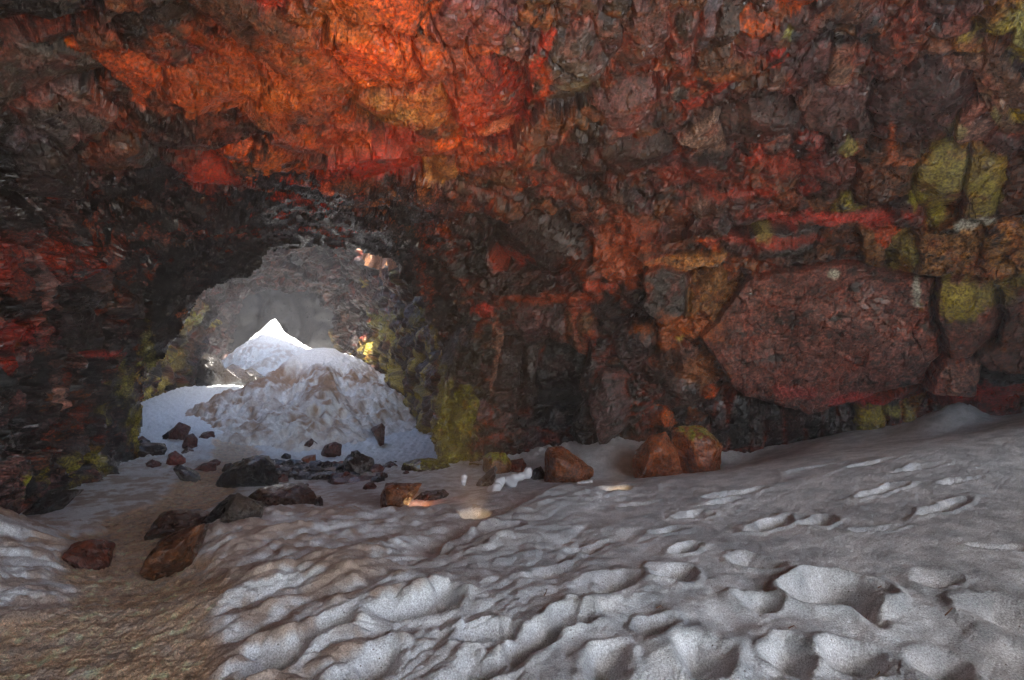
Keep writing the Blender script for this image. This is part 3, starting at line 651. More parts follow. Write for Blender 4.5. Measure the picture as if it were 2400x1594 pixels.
pwid = np.interp(YY, [2.2, 3.2, 4.2, 6, 9, 20], [.72, .50, .36, .5, .5, .45])
pathm = sstep(pwid*1.15, pwid*.85, pd)
# mounded, melted lumps of the left and middle foreground
def cells2(x, y, seed=0):
    ix = np.floor(x).astype(int); iy = np.floor(y).astype(int); b1 = np.full(x.shape, 9.); b2 = np.full(x.shape, 9.); hv = np.zeros(x.shape)
    for a in (-1, 0, 1):
        for b in (-1, 0, 1):
            cx, cy_ = ix+a, iy+b; k = _perm[(_perm[(cx+seed) & 255]+cy_) & 255]
            fx = cx+.15+.7*k/255.; fy = cy_+.15+.7*_perm[(k+77) & 255]/255.
            d = (x-fx)**2+(y-fy)**2; m = d < b1; b2 = np.where(m, b1, np.minimum(b2, d)); hv = np.where(m, k/255., hv); b1 = np.where(m, d, b1)
    return np.sqrt(b1), np.sqrt(b2), hv
ca, sa = math.cos(math.radians(38)), math.sin(math.radians(38))
wx = XX+perlin(XY0*2.5)*.10; wy = YY+perlin(XY0*2.5+7)*.10
ra = wx*ca+wy*sa; rb_ = -wx*sa+wy*ca
f1, f2, hv = cells2(ra/.30, rb_/.13); lump = np.clip(1-f1*f1*1.9, 0, 1)*(.3+hv)
g1, g2, gv = cells2(ra/.75+9, rb_/.30+3, 5); lump2 = np.clip(1-g1*g1*1.7, 0, 1)*(.3+gv)
lm = sstep(1700, 800, PX+perlin(XY0*1.2)*350)*sstep(7.2, 5.2, YY)*(1-pathm)
near_r = sstep(900, 1700, PX)*sstep(8.0, 3.0, YY)
Z = ZB.copy()
Z += fbm(XY0*1.3, 3)*.10*sstep(12, 3, YY)*(.35+.65*lm)+fbm(XY0*.9+3, 3)*.12*sstep(9, 14, YY)
k1, k2, k3 = cells2(wx/.13+2, wy/.10+5, 21)
Z += lm*(.030*lump+.042*lump2-.04+.028*np.clip(1-k1*k1*2, 0, 1)*k3)+lm*.05*fbm(np.stack([ra/.8, rb_/.3, ra*0], -1), 3)
rw = sstep(3.6, 2.6, YY)*sstep(1000, 1500, PX)      # trampled hollows nearest the camera on the right
h1, h2, h3 = cells2(XX/.42+3, YY/.34+8, 9); Z -= rw*.025*np.exp(-(h1/.30)**2)*h3**1.5
Z += rw*.05*fbm(XY0*3.2, 3)
Z += .007*fbm(XY0*14, 3)*(1+1.2*lm)+lm*.014*fbm(XY0*6, 3)
Z += pathm*(.034*fbm(XY0*11, 3, .7)+.020*np.abs(perlin(XY0*24))-.03)
f1, f2, hv = cells2(XX/.16, YY/.16, 11); farm = sstep(8, 11, YY)
Z += farm*(.07*sstep(0, .6, f2-f1)*hv+.04*fbm(XY0*5, 3))*(1-.6*pathm)
Z += sstep(6.2, 8, YY)*sstep(600, 400, PX)*.03*fbm(XY0*4, 3)
# prints: px, py, rx, ry, angle(world), depth
PRINTS = [(1957,1395,.23,.17,10,.26),(2215,1195,.30,.07,25,.09),(2335,1284,.16,.05,-10,.07),(2053,1244,.17,.05,0,.06),(2065,1152,.24,.07,15,.09),(1925,1222,.16,.09,25,.08),
 (1805,1232,.26,.09,28,.10),(1721,1162,.30,.07,10,.06),(1626,1208,.17,.07,10,.07),(1569,1250,.16,.07,20,.06),(1607,1292,.12,.08,20,.07),(1576,1350,.12,.12,60,.08),
 (1778,1326,.15,.11,-30,.07),(1780,1412,.10,.12,70,.08),(1645,1541,.16,.12,70,.10),(2007,1541,.13,.13,80,.10),(2053,1457,.12,.10,40,.06),(2370,1477,.18,.16,-60,.10),
 (1538,1457,.12,.09,40,.06),(1900,1100,.30,.06,10,.05),(2040,1090,.3,.06,12,.05),(2150,1098,.25,.06,10,.05),(974,1410,.22,.13,20,.10),(1050,1390,.10,.12,60,.08),(1145,1478,.14,.10,0,.11),
 (1260,1500,.34,.08,48,.09),(1164,1268,.20,.12,30,.09),(1427,1374,.22,.14,30,.08),(1335,1455,.12,.10,20,.08),(640,1550,.15,.14,60,.10),(1010,1300,.14,.10,20,.06),(1300,1340,.2,.12,30,.06),
 (1380,1290,.2,.08,20,.05),(1500,1180,.2,.06,10,.04),(1690,1180,.2,.06,12,.05),(2250,1130,.2,.05,10,.04),(1100,1580,.14,.1,40,.09),(1420,1570,.15,.1,60,.08),(1850,1560,.12,.1,60,.07),(2200,1560,.15,.1,30,.07),(2180,1370,.12,.08,30,.04),(860,1560,.2,.1,45,.08),(760,1480,.18,.09,45,.07)]
for (px, py, rx, ry, an, dp) in PRINTS:
    c = wpt(px, py); m = (np.abs(XX-c[0]) < 1) & (np.abs(YY-c[1]) < 1); a = math.radians(an)
    x = XX[m]-c[0]+perlin(XY0[m]*5+px)*.07+perlin(XY0[m]*17)*.015; y = YY[m]-c[1]+perlin(XY0[m]*5+4+py)*.07+perlin(XY0[m]*17+5)*.015
    r = np.sqrt(((x*math.cos(a)+y*math.sin(a))/rx)**2+((-x*math.sin(a)+y*math.cos(a))/ry)**2)
    Z[m] += -dp*1.35*sstep(1.2, .05, r)+dp*.16*np.exp(-((r-1.3)/.25)**2)
Z += np.clip(.0004*YY, 0, .002)*np.random.default_rng(2).normal(size=Z.shape)*(1+1.0*pathm)
# ledge with the sunken lamp below it
a_, b_ = wpt(1010, 1295), wpt(1330, 1150); ab = b_-a_; Lh = np.hypot(*ab); tx = ((XX-a_[0])*ab[0]+(YY-a_[1])*ab[1])/Lh**2
sdst = ((XX-a_[0])*ab[1]-(YY-a_[1])*ab[0])/Lh+perlin(XY0*3)*.05
wdt = sstep(-.15, .2, tx)*sstep(1.15, .85, tx)
Z += wdt*(.10*sstep(-.02, .05, sdst)*sstep(.9, .1, sdst)-.12*sstep(.03, -.03, sdst)*sstep(-.8, -.05, sdst))
LP1 = wpt(1112, 1196); LP2 = wpt(968, 1186); LP3 = wpt(1440, 1148)
for c, r0, dp in ((LP1, .20, .18), (LP2, .25, .10), (LP3, .22, .13)):
    r = np.hypot(XX-c[0], YY-c[1]); Z -= dp*sstep(r0, r0*.3, r)
# colour
n1 = fbm(XY0*1.6, 4, off=3); n2 = fbm(XY0*np.array([6, 6, 1.]), 4, off=9); n3 = perlin(XY0*22)
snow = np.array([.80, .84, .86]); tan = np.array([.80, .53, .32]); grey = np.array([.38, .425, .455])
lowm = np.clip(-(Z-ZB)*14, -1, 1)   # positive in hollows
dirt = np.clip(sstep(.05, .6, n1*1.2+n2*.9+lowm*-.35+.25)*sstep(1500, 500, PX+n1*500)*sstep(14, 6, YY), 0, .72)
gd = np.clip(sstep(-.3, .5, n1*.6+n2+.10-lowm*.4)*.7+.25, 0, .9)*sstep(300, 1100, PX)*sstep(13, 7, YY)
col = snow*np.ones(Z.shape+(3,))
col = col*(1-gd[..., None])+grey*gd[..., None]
col = col*(1-dirt[..., None])+(np.array([.34, .21, .12]))*dirt[..., None]
pm = np.clip(pathm*(.88+.5*n2), 0, 1)*np.where(YY > 9.5, .75, 1)
tv = tan*np.clip(1+1.3*fbm(XY0*9, 4, .7)[..., None], .25, 2)*(1+.5*n3[..., None])
col = col*(1-pm[..., None])+tv*pm[..., None]
lb = sstep(260, 60, PX)*sstep(5.2, 4.2, YY)*sstep(.0, .4, n1+n2+.1)*.5*sstep(3.8,4.2,YY)
col = col*(1-lb[..., None])+np.array([.42, .22, .09])*lb[..., None]
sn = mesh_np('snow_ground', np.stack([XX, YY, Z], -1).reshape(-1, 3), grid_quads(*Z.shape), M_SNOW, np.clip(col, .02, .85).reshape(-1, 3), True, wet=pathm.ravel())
sn['kind'] = 'structure'
# unseen floor behind the camera and under everything, added to bounce light
g = np.stack(np.meshgrid(np.linspace(-30, 30, 121), np.linspace(-25, 1.6, 61)), -1)
BF = np.concatenate([g, np.zeros(g.shape[:2]+(1,))], -1); BF[..., 2] = -.02+fbm(BF*.6, 3)*.15
BF[..., 2] = np.where(BF[..., 1] > .6, -.25, BF[..., 2])
bf = mesh_np('snow_bounce_floor', BF.reshape(-1, 3), grid_quads(61, 121), M_SNOW, np.tile([[.7, .73, .76]], (121*61, 1)), wet=np.zeros(121*61)); bf['kind'] = 'structure'

# ------------------------------------------------------------------ snow cones under the roof openings
def tag(o, label, cat, group=None):
    o['label'] = label; o['category'] = cat
    if group: o['group'] = group
    return o
def cone(name, label, pk, prof, basez, RR, nr, na, amp, dirtf):
    a = np.linspace(0, 2*math.pi, na, endpoint=False); r = np.linspace(0, 1, nr)**.85*RR
    Rg, Ag = np.meshgrid(r, a, indexing='ij')
    x = np.cos(Ag)*Rg; y = np.sin(Ag)*Rg
    h = prof(Rg, Ag)
    W = np.stack([x+pk[0], y+pk[1], h], -1)
    k = sstep(.1, 1.7, Rg)
    hh = h+amp*k*(fbm(W*np.array([1, 1, .5])*1.2, 3)*.8+fbm(W*3.5, 3)*.32+perlin(W*9)*.09+perlin(W*20)*.035)
    f1, f2, hv = cells2(W[..., 0]/.5+W[..., 2]*.4, W[..., 1]/.5-W[..., 2]*.7, 3); hh -= k*amp*.45*sstep(.55, .0, f1)*(hv > .45)*hv
    f1, f2, hv = cells2(W[..., 0]/.22+W[..., 2]*.4, W[..., 1]/.22-W[..., 2]*2, 31); hh -= k*amp*.16*sstep(.6, .0, f1)*hv*sstep(.2, 1.5, Rg)
    V = np.stack([x, y, hh], -1).reshape(-1, 3)
    q = []
    i = np.arange(nr-1)[:, None]*na; j = np.arange(na)[None]
    Q = np.stack([i+j, i+na+j, i+na+(j+1) % na, i+(j+1) % na], -1).reshape(-1, 4)
    c = dirtf(W, Rg, hh)
    o = mesh_np(name, V-np.array([0, 0, basez]), Q, M_SNOW, np.clip(c, .02, .85).reshape(-1, 3), False, wet=np.zeros(nr*na))
    o.location = (pk[0], pk[1], basez); return o
pk2 = P(758, 815, 18.6); z2 = EYE-.02*18.6/1.2
z2 = pk2[2]
angs = [-180, -150, -120, -90, -60, -30, 0, 30, 90, 150, 180]
def ridge2(Rg, dg):
    t = np.zeros_like(Rg)
    for a0, wd, hh, r0, r1 in ((-128, 11, .34, .9, 5.2), (-98, 9, -.26, 1.2, 4.5), (-72, 12, .30, 1.1, 5.5), (-50, 8, -.22, 1.5, 5), (-30, 9, .2, 1.2, 5)):
        aa = dg-a0-7*np.sin(Rg*1.7+a0); t += hh*np.exp(-(aa/wd)**2)*sstep(r0-.5, r0+.6, Rg)*sstep(r1+1, r1-1, Rg)
    return t
def prof2(Rg, Ag):
    # outline of the cone as heights below the summit for radii
    dg = np.degrees((Ag+math.pi) % (2*math.pi)-math.pi)
    right = np.interp(Rg/1.14, [0, .35, .9, 1.5, 2.0, 2.7, 3.6, 4.4, 6, 8], [0, .04, .42, .80, 1.12, 1.6, 2.35, 2.85, 3.9, 5])
    left = np.interp(Rg, [0, .4, 1.0, 1.9, 2.8, 3.4, 4.5, 6, 8], [0, .03, .45, 1.15, 1.65, 2.05, 2.9, 3.6, 5])
    front = np.interp(Rg, [0, .5, 1.2, 2.2, 3.2, 4.4, 5.6, 7, 8.5], [0, .10, .62, 1.10, 1.55, 2.0, 2.4, 2.95, 4.0])
    wf = np.clip(np.cos(np.radians(dg+90)), 0, 1)**1.5; wr = sstep(100, 80, np.abs(dg)); 
    side = right*wr+left*(1-wr)
    return pk2[2]-(side*(1-wf)+front*wf)+ridge2(Rg, dg)
def dirt2(W, Rg, h):
    n = fbm(W*1.1, 4, off=21); n2 = fbm(W*4.5, 3, off=2); c = np.array([.80, .80, .79])*np.ones(W.shape)
    d = pk2[2]-h
    band = np.exp(-((d-1.0-.35*n)/.38)**2)+.8*np.exp(-((d-1.9-.5*n)/.45)**2)
    m = np.clip(band*sstep(-.35, .35, n+n2*.9)+.25*sstep(.1, .5, n2)*sstep(.5, 1.2, d), 0, .95)
    dgc = np.degrees(np.arctan2(W[..., 1]-pk2[1], W[..., 0]-pk2[0])); rg_ = ridge2(Rg, dgc)
    m = np.clip(m+sstep(.06, .28, rg_+.12*n2)*.55*sstep(4.8, 2.5, Rg), 0, .92)
    top = sstep(.75, .3, d)
    m = m*(1-top)
    m = np.maximum(m, .38*sstep(.6, 1.2, d)*sstep(-.3, .3, n2))
    return c*(1-m[..., None])+np.array([.33, .185, .095])*m[..., None]
c2 = cone('snow_mound', 'large dirt-streaked white snow mound with a rounded top, framed by the near rock arch', pk2, prof2, -1.6, 8.3, 330, 620, .42, dirt2)
tag(c2, 'large dirt-streaked white snow mound with a rounded top, framed by the near rock arch', 'snow mound')
pk3 = P(645, 747, 30.0)
def prof3(Rg, Ag):
    dg = np.degrees((Ag+math.pi) % (2*math.pi)-math.pi)
    a = np.interp(Rg, [0, .25, .7, 1.2, 1.9, 2.8, 4, 6], [0, .12, .62, 1.15, 1.7, 2.5, 3.5, 5])
    b = np.interp(Rg, [0, .2, .5, 1.0, 1.9, 2.4, 4, 6], [0, .25, .8, 1.2, 1.75, 2.0, 3.0, 4.5])
    wr = sstep(110, 60, np.abs(dg)); return pk3[2]-(b*wr+a*(1-wr))
def dirt3(W, Rg, h):
    n = fbm(W*1.5, 3, off=4); n2 = fbm(W*4, 3); d = pk3[2]-h
    m = np.clip(sstep(1.1, 1.8, d)*sstep(-.2, .35, n+n2)*.5, 0, .6); return snow*np.ones(W.shape)*(1-m[..., None])+np.array([.40, .27, .19])*m[..., None]
c3 = cone('snow_mound', '', pk3, prof3, -1.2, 6, 150, 300, .30, dirt3)
tag(c3, 'distant sharp-peaked snow cone in bright sunlight behind the larger mound', 'snow mound')

# ------------------------------------------------------------------ boulders
def hull_rock(name, sil, Y, depth, color, label, cat='boulder', group=None, sub=4, rough=.05, mat=None, moss=None, parts=None, seed=0, bury=.12, facet=True, snowtop=0.):
    rnd = random.Random(seed+17)
    pts = [Vector(P(x, y, Y)) for x, y in sil]; c = sum(pts, Vector())/len(pts)
    w = max(p.x for p in pts)-min(p.x for p in pts); h = max(p.z for p in pts)-min(p.z for p in pts)
    allp = list(pts)
    for sgn, dd in ((-1, depth*.5), (1, depth*.5)):
        for p in pts[(0 if sgn < 0 else 1)::2]:
            k = rnd.uniform(.35, .75)
            q = c+(p-c)*k; q.y = Y+sgn*dd*rnd.uniform(.6, 1.0); q.z -= 0.0; allp.append(q)
    zb = min(p.z for p in pts); base = Vector((c.x, Y, zb))
    for p in list(pts):
        if p.z < c.z: allp.append(Vector((p.x, p.y, p.z-bury)))
    bm = bmesh.new()
    vs_ = [bm.verts.new(p-base) for p in allp]
    r = bmesh.ops.convex_hull(bm, input=vs_)
    bmesh.ops.delete(bm, geom=[v for v in set(r['geom_interior'])|set(r['geom_unused']) if isinstance(v, bmesh.types.BMVert)], context='VERTS')
    bmesh.ops.dissolve_limit(bm, angle_limit=math.radians(9), verts=bm.verts, edges=bm.edges)
    bmesh.ops.bevel(bm, geom=list(bm.edges), offset=min(w, h)*.018, segments=1, affect='EDGES', clamp_overlap=True)
    bmesh.ops.triangulate(bm, faces=bm.faces)
    target = max(w, h, depth)/(14*sub/4)
    for it in range(7):
        le = [e for e in bm.edges if e.calc_length() > target]
        if not le or len(bm.verts) > 9000: break
        bmesh.ops.subdivide_edges(bm, edges=le, cuts=1, use_grid_fill=False)
        bmesh.ops.triangulate(bm, faces=bm.faces)
    bm.normal_update()
    off = Vector((seed*3.1, seed*1.7, 0))
    sc = max(w, h)
    for v in bm.verts:
        q = v.co+off+base*0
        n = mnoise.fractal(q*(2.2/sc), .9, 2.1, 4)*rough*sc*.9
        rid = -abs(mnoise.noise(q*(5.5/sc)))*rough*sc*.9
        fine = mnoise.fractal(q*14, .7, 2.2, 3)*.008
        v.co += v.normal*(n+rid+fine+rough*sc*.25)
    me = bpy.data.meshes.new(name); bm.to_mesh(me); bm.free()
    nv = len(me.vertices); co = np.zeros(nv*3, np.float32); me.vertices.foreach_get('co', co); co = co.reshape(-1, 3)
    no = np.zeros(nv*3, np.float32); me.vertices.foreach_get('normal', no); no = no.reshape(-1, 3)
    q = co+np.array([seed*3.1, seed, 0]); n1 = fbm(q*3/sc, 3)[:, None]; n2 = fbm(q*12, 3)[:, None]
    cc = np.array(color)*.68*(1+.8*n1+.5*n2)
    if moss is not None:
        m = sstep(.15, .7, no[:, 2:3]+n1*1.2)*sstep(-.1, .2, n2+.1)*sstep(.55, .8, (co[:, 2:3]/max(h, .01)))
        cc = cc*(1-m)+np.array(moss)*m
    if snowtop:
        m = sstep(.5, .8, no[:, 2:3]+n2*.8)*snowtop; cc = cc*(1-m)+np.array([.7, .73, .76])*m
    a = me.attributes.new('Col', 'FLOAT_COLOR', 'POINT'); c4 = np.ones((nv, 4), np.float32); c4[:, :3] = np.clip(cc, .008, .8); c4[:, 3] = .3
    a.data.foreach_set('color', c4.ravel())
    me.polygons.foreach_set('use_smooth', np.ones(len(me.polygons), bool))
    me.set_sharp_from_angle(angle=math.radians(20))
    me.materials.append(mat or M_BOULDER)
    o = bpy.data.objects.new(name, me); COL.objects.link(o); o.location = base
    if label: tag(o, label, cat, group)
    return o
BR = (.20, .085, .04); DK = (.045, .035, .033); RB = (.26, .07, .035); ORB = (.38, .11, .035); BK = (.028, .025, .026); RED = (.13, .042, .033)
rocks = [
 ([(1488,1112),(1482,1075),(1500,1050),(1515,1040),(1525,1020),(1560,1010),(1590,1050),(1600,1110)], 8.1, .8, ORB, 'rusty orange left lobe of the split pair of boulders on the snow crest', 61),
 ([(1585,1112),(1590,1040),(1575,1005),(1600,996),(1650,998),(1672,1020),(1692,1045),(1690,1095),(1640,1110)], 8.2, .9, ORB, 'rusty orange mossy-topped right lobe of the split pair of boulders on the snow crest', 62),
 ([(1275,1128),(1276,1060),(1283,1048),(1315,1046),(1345,1065),(1392,1098),(1365,1130),(1320,1132)], 8.2, .7, (.30,.10,.035), 'smooth orange-brown wedge boulder with a blunt top before the dark wall', 63),
 ([(1130,1125),(1132,1070),(1150,1058),(1185,1062),(1200,1085),(1190,1125)], 8.9, .6, (.26,.11,.04), 'ochre rounded boulder touching the foot of the mossy pillar', 64),
 ([(1190,1112),(1192,1080),(1225,1074),(1235,1092),(1225,1110)], 9.0, .4, RB, 'small reddish block wedged right of the ochre boulder', 65),
 ([(1240,1125),(1250,1100),(1268,1092),(1285,1120)], 8.5, .4, DK, 'small dark stone squeezed against the smooth wedge boulder', 66),
 ([(1112,1145),(1120,1125),(1140,1128),(1162,1090),(1166,1100),(1150,1132),(1130,1142)], 7.6, .25, (.06,.05,.055), 'thin dark slab leaning up beside the white ice knobs', 67),
 ([(935,1128),(945,1085),(985,1073),(1010,1078),(1050,1085),(1090,1125)], 9.4, .9, BK, 'broad black boulder at the base of the mossy pillar', 68),
 ([(800,1115),(803,1085),(815,1065),(845,1062),(875,1075),(882,1105),(860,1118)], 9.6, .7, DK, 'dark peaked boulder with a knob on top, centre of the rock line', 69),
 ([(820,1068),(823,1058),(838,1055),(845,1062),(843,1072)], 9.55, .2, BK, 'small black knob stone perched on the dark peaked boulder', 70),
 ([(765,1165),(768,1130),(780,1108),(850,1112),(900,1118),(960,1128),(930,1140),(850,1150),(800,1168)], 8.6, .8, (.13,.045,.03), 'long maroon slab lying below the dark peaked boulder', 71),
 ([(888,1192),(892,1160),(905,1132),(925,1136),(960,1134),(990,1132),(965,1150),(950,1165),(940,1190)], 7.5, .5, (.22,.085,.035), 'brown block with a lamp glowing at its right foot', 72),
 ([(968,1172),(985,1155),(1020,1150),(1042,1148),(1052,1158),(1030,1166),(995,1174)], 7.1, .3, (.05,.04,.045), 'glossy dark lens-shaped rock lying right of the glowing hollow', 73),
 ([(492,1148),(520,1110),(550,1085),(600,1066),(622,1070),(645,1090),(654,1115),(650,1128),(560,1135)], 9.3, 1.0, (.03,.03,.033), 'biggest black triangular boulder below the large snow mound', 74),
 ([(575,1165),(600,1148),(640,1140),(700,1136),(735,1150),(745,1170),(755,1185),(700,1180),(640,1158)], 7.4, .6, (.07,.035,.025), 'dark flat slab capping dirty snow in the middle foreground', 75),
 ([(736,1188),(740,1168),(752,1162),(758,1175),(755,1188)], 7.2, .2, (.05,.03,.03), 'little dark stone at the right end of the flat slab', 76),
 ([(515,1222),(525,1185),(555,1155),(590,1172),(612,1190),(612,1205),(560,1215)], 6.2, .5, (.10,.085,.07), 'grey-green angular boulder perched on the edge of the bumpy snow', 77),
 ([(485,1222),(500,1195),(540,1160),(560,1158),(530,1190),(515,1225)], 6.4, .4, BK, 'black leaning slab tucked behind the grey-green boulder', 78),
 ([(345,1250),(375,1205),(395,1198),(450,1200),(492,1205),(480,1225),(400,1240)], 6.0, .6, (.08,.04,.03), 'flat dark brown slab beside the dirty path with snow crumbs on it', 79),
 ([(370,1280),(378,1260),(430,1238),(478,1228),(475,1245),(450,1285),(420,1330),(385,1345),(372,1320)], 4.9, .6, (.15,.06,.025), 'large wet brown slab leaning at the bend of the path', 80),
 ([(172,1272),(205,1264),(225,1275),(248,1300),(256,1318),(200,1326),(180,1295)], 4.55, .4, (.15,.045,.025), 'lone maroon stone sunk in snow left of the path', 81),
 ([(393,1030),(395,1012),(420,988),(446,1000),(444,1012),(425,1035)], 12.6, .5, RED, 'upper red-brown rock on the snow slope by the left wall', 82),
 ([(428,1045),(435,1020),(452,1015),(463,1028),(460,1052),(440,1055)], 12.2, .5, RED, 'red-brown rock just right of and below the upper red-brown rock', 83),
 ([(425,1060),(440,1046),(455,1055),(448,1068),(430,1068)], 11.9, .3, (.2,.13,.11), 'pale brown stone directly below the pair of red-brown rocks', 84),
 ([(388,1090),(395,1065),(410,1056),(435,1075),(435,1085),(415,1092)], 11.3, .4, (.26,.06,.045), 'red wedge rock beside the dark rocks of the left wall', 85),
 ([(305,1088),(312,1045),(340,1035),(375,1040),(392,1052),(380,1065),(360,1085)], 11.2, .8, DK, 'dark rounded boulder at the foot of the left wall inside the arch', 86),
 ([(456,1100),(475,1086),(490,1083),(507,1086),(505,1102),(480,1105)], 10.8, .4, RED, 'reddish-brown flat-topped rock between path and big black boulder', 87),
 ([(408,1092),(420,1088),(450,1105),(470,1118),(460,1128),(430,1118)], 10.0, .35, (.05,.035,.03), 'dark shard lying flat left of the reddish-brown flat-topped rock', 88),
 ([(525,1100),(528,1088),(540,1085),(550,1095),(545,1105)], 10.6, .3, (.07,.04,.035), 'small brown stone behind the big black triangular boulder', 89),
 ([(703,1050),(712,1035),(730,1028),(745,1040),(742,1055),(720,1058)], 12.0, .5, RED, 'left one of two maroon rocks low on the large snow mound', 90),
 ([(752,1060),(760,1045),(785,1034),(801,1042),(800,1065),(775,1074)], 11.9, .6, RED, 'right and larger of two maroon rocks low on the large snow mound', 91),
 ([(868,1005),(895,990),(903,1000),(900,1040),(892,1042),(880,1018)], 13.6, .4, (.12,.05,.04), 'upright jagged brown rock set in the right flank of the large mound', 92),
 ([(705,1075),(720,1068),(740,1065),(742,1085),(730,1092)], 11.2, .3, (.32,.12,.07), 'small orange-tinged stone just above the black rubble', 93),
 ([(776,1098),(780,1085),(802,1080),(815,1082),(812,1098)], 10.6, .4, (.45,.12,.03), 'bright orange stone left of the dark peaked boulder', 94),
 ([(880,1112),(890,1092),(905,1088),(920,1105),(915,1115)], 9.9, .4, (.07,.05,.05), 'small dark rounded stone right of the dark peaked boulder', 95),
 ([(625,1085),(640,1075),(660,1080),(655,1092),(632,1094)], 11.4, .3, DK, 'dark stone touching the rear of the big black boulder', 96),
 ([(655,1072),(668,1062),(682,1066),(680,1076)], 11.8, .25, DK, 'small dark stone at the foot of the mound above the rubble', 97),
 ([(50,1215),(90,1170),(140,1148),(180,1150),(165,1175),(110,1205)], 6.6, .6, (.04,.03,.03), 'low dark ledge rock at the foot of the left wall', 98),
 ([(1190,1108),(1120,1125),(1090,1100),(1100,1085),(1140,1090)], 9.6, .6, (.10,.07,.03), 'dark mossy stone under the pillar foot', 99),
 ([(458,910),(462,850),(480,828),(505,832),(525,860),(530,905)], 22.0, 1.6, (.03,.028,.027), 'left block of the dark rock heap beside the distant sunlit snow cone', 100),
 ([(505,912),(520,868),(545,852),(570,866),(590,890),(585,912)], 22.5, 1.4, (.035,.03,.028), 'middle block of the dark rock heap beside the distant sunlit snow cone', 102),
 ([(570,910),(585,884),(610,876),(632,888),(628,905)], 22.0, 1.0, (.03,.028,.027), 'lowest right block of the dark rock heap beside the distant sunlit snow cone', 103),
 ([(560,885),(570,868),(590,862),(610,878),(605,890)], 24.0, .9, (.04,.037,.035), 'small dark rock in front of the distant sunlit snow cone', 101),
]
for sil, Yd, dp, c, lab, sd_i in rocks:
    big = (max(x for x, _ in sil)-min(x for x, _ in sil)) > 60
    if 72 <= sd_i <= 91 and sd_i not in (74, 86, 80): Yd = float(wpt(sum(x for x, _ in sil)/len(sil), max(y for _, y in sil)-2)[1])+dp*.15
    if sd_i in (74, 80): Yd = float(wpt(sum(x for x, _ in sil)/len(sil), max(y for _, y in sil)-8)[1])+dp*.2
    hull_rock('boulder' if big else 'rock', sil, Yd, dp, c, lab, 'boulder' if big else 'rock', 'loose rocks on the snow', sub=(5 if big else 3) if sd_i not in (61, 62, 63) else 9, rough=.02 if sd_i not in (61, 62) else .045,
              mat=M_WETROCK if c in (BK, DK) or sum(c) < .16 else M_BOULDER, moss=(.22, .24, .03) if 'mossy' in lab else None, seed=sd_i)

REF = [('biggest black triangular boulder', 580, 1110), ('wet black rubble', 715, 1100), ('dark peaked boulder', 840, 1090), ('long maroon slab', 860, 1135), ('brown block by the lamp', 935, 1160),
       ('broad black boulder at the pillar', 1000, 1100), ('flat-topped reddish rock', 480, 1092), ('red wedge rock by the left wall', 412, 1075), ('pair of red-brown rocks', 430, 1025),
       ('two maroon rocks on the mound', 755, 1050), ('flat dark slab', 670, 1160), ('dark rounded boulder at the left wall', 345, 1060)]
rs = random.Random(77)
used_l = {}
for k in range(34):
    if k < 22: px = rs.uniform(560, 1010); py = rs.uniform(1086, 1122)
    elif k < 28: px = rs.uniform(330, 520); py = rs.uniform(1000, 1110)
    else: px = rs.uniform(600, 980); py = rs.uniform(1120, 1160)
    Yd = float(wpt(px, py)[1]); w_ = rs.uniform(9, 24); h_ = w_*rs.uniform(.45, .9)
    n_ = 7; a0 = rs.uniform(0, 6)
    sil = [(px+w_*math.cos(a0+q*6.283/n_)*rs.uniform(.7, 1.1), py-h_*.45+h_*math.sin(a0+q*6.283/n_)*rs.uniform(.7, 1.1)) for q in range(n_)]
    mar = rs.random() < .35
    cx_, cy_ = px, py; best = min(REF, key=lambda t: (t[1]-cx_)**2+4*(t[2]-cy_)**2); ddx, ddy = cx_-best[1], cy_-best[2]
    rel = ('left of' if ddx < -25 else 'right of' if ddx > 25 else 'behind' if ddy < 0 else 'in front of')
    key = ('tiny' if w_ < 14 else 'small')+(' maroon' if mar else ' blackish')+' angular stone '+rel+' the '+best[0]
    c_ = used_l.get(key, 0); used_l[key] = c_+1
    if c_: key = ['', 'another, farther ', 'a third, outer ', 'a fourth, outermost '][min(c_, 3)]+key
    hull_rock('rock', sil, Yd, w_*2*Yd/F, RED if mar else (BK if rs.random() < .5 else DK), key, 'rock', 'small stones strewn inside the arch', sub=3, rough=.03, mat=M_BOULDER if mar else M_WETROCK, seed=200+k, bury=.05)

# black rubble lying in front of the mound: too many to count
rub_v, rub_f = [], []
rr_ = random.Random(9)
bmr = bmesh.new()
for k in range(230):
    px = rr_.gauss(715, 55); yd = rr_.uniform(8.9, 10.9); x = (px-CX)/F*yd
    z = ground_z(x, yd); s = rr_.uniform(.03, .13)
    m = Matrix.Translation((x, yd, z+s*.25))@Matrix.Rotation(rr_.uniform(0, 6.3), 4, 'Z')@Matrix.Rotation(rr_.uniform(-.5, .5), 4, 'X')@Matrix.Diagonal((s*rr_.uniform(1, 2), s*rr_.uniform(.8, 1.4), s*rr_.uniform(.4, .8), 1))
    g_ = bmesh.ops.create_icosphere(bmr, subdivisions=1, radius=1, matrix=m)
    for v in g_['verts']: v.co += Vector((rr_.uniform(-1, 1), rr_.uniform(-1, 1), rr_.uniform(-1, 1)))*s*.22
me = bpy.data.meshes.new('rubble'); bmr.to_mesh(me); bmr.free(); me.materials.append(M_WETROCK)
a = me.attributes.new('Col', 'FLOAT_COLOR', 'POINT'); cc4 = np.ones((len(me.vertices), 4), np.float32); cc4[:, :3] = (.035, .032, .034); a.data.foreach_set('color', cc4.ravel())
ro = bpy.data.objects.new('rubble', me); COL.objects.link(ro); tag(ro, 'wet black rubble scattered in front of the large snow mound', 'rubble'); ro['kind'] = 'stuff'

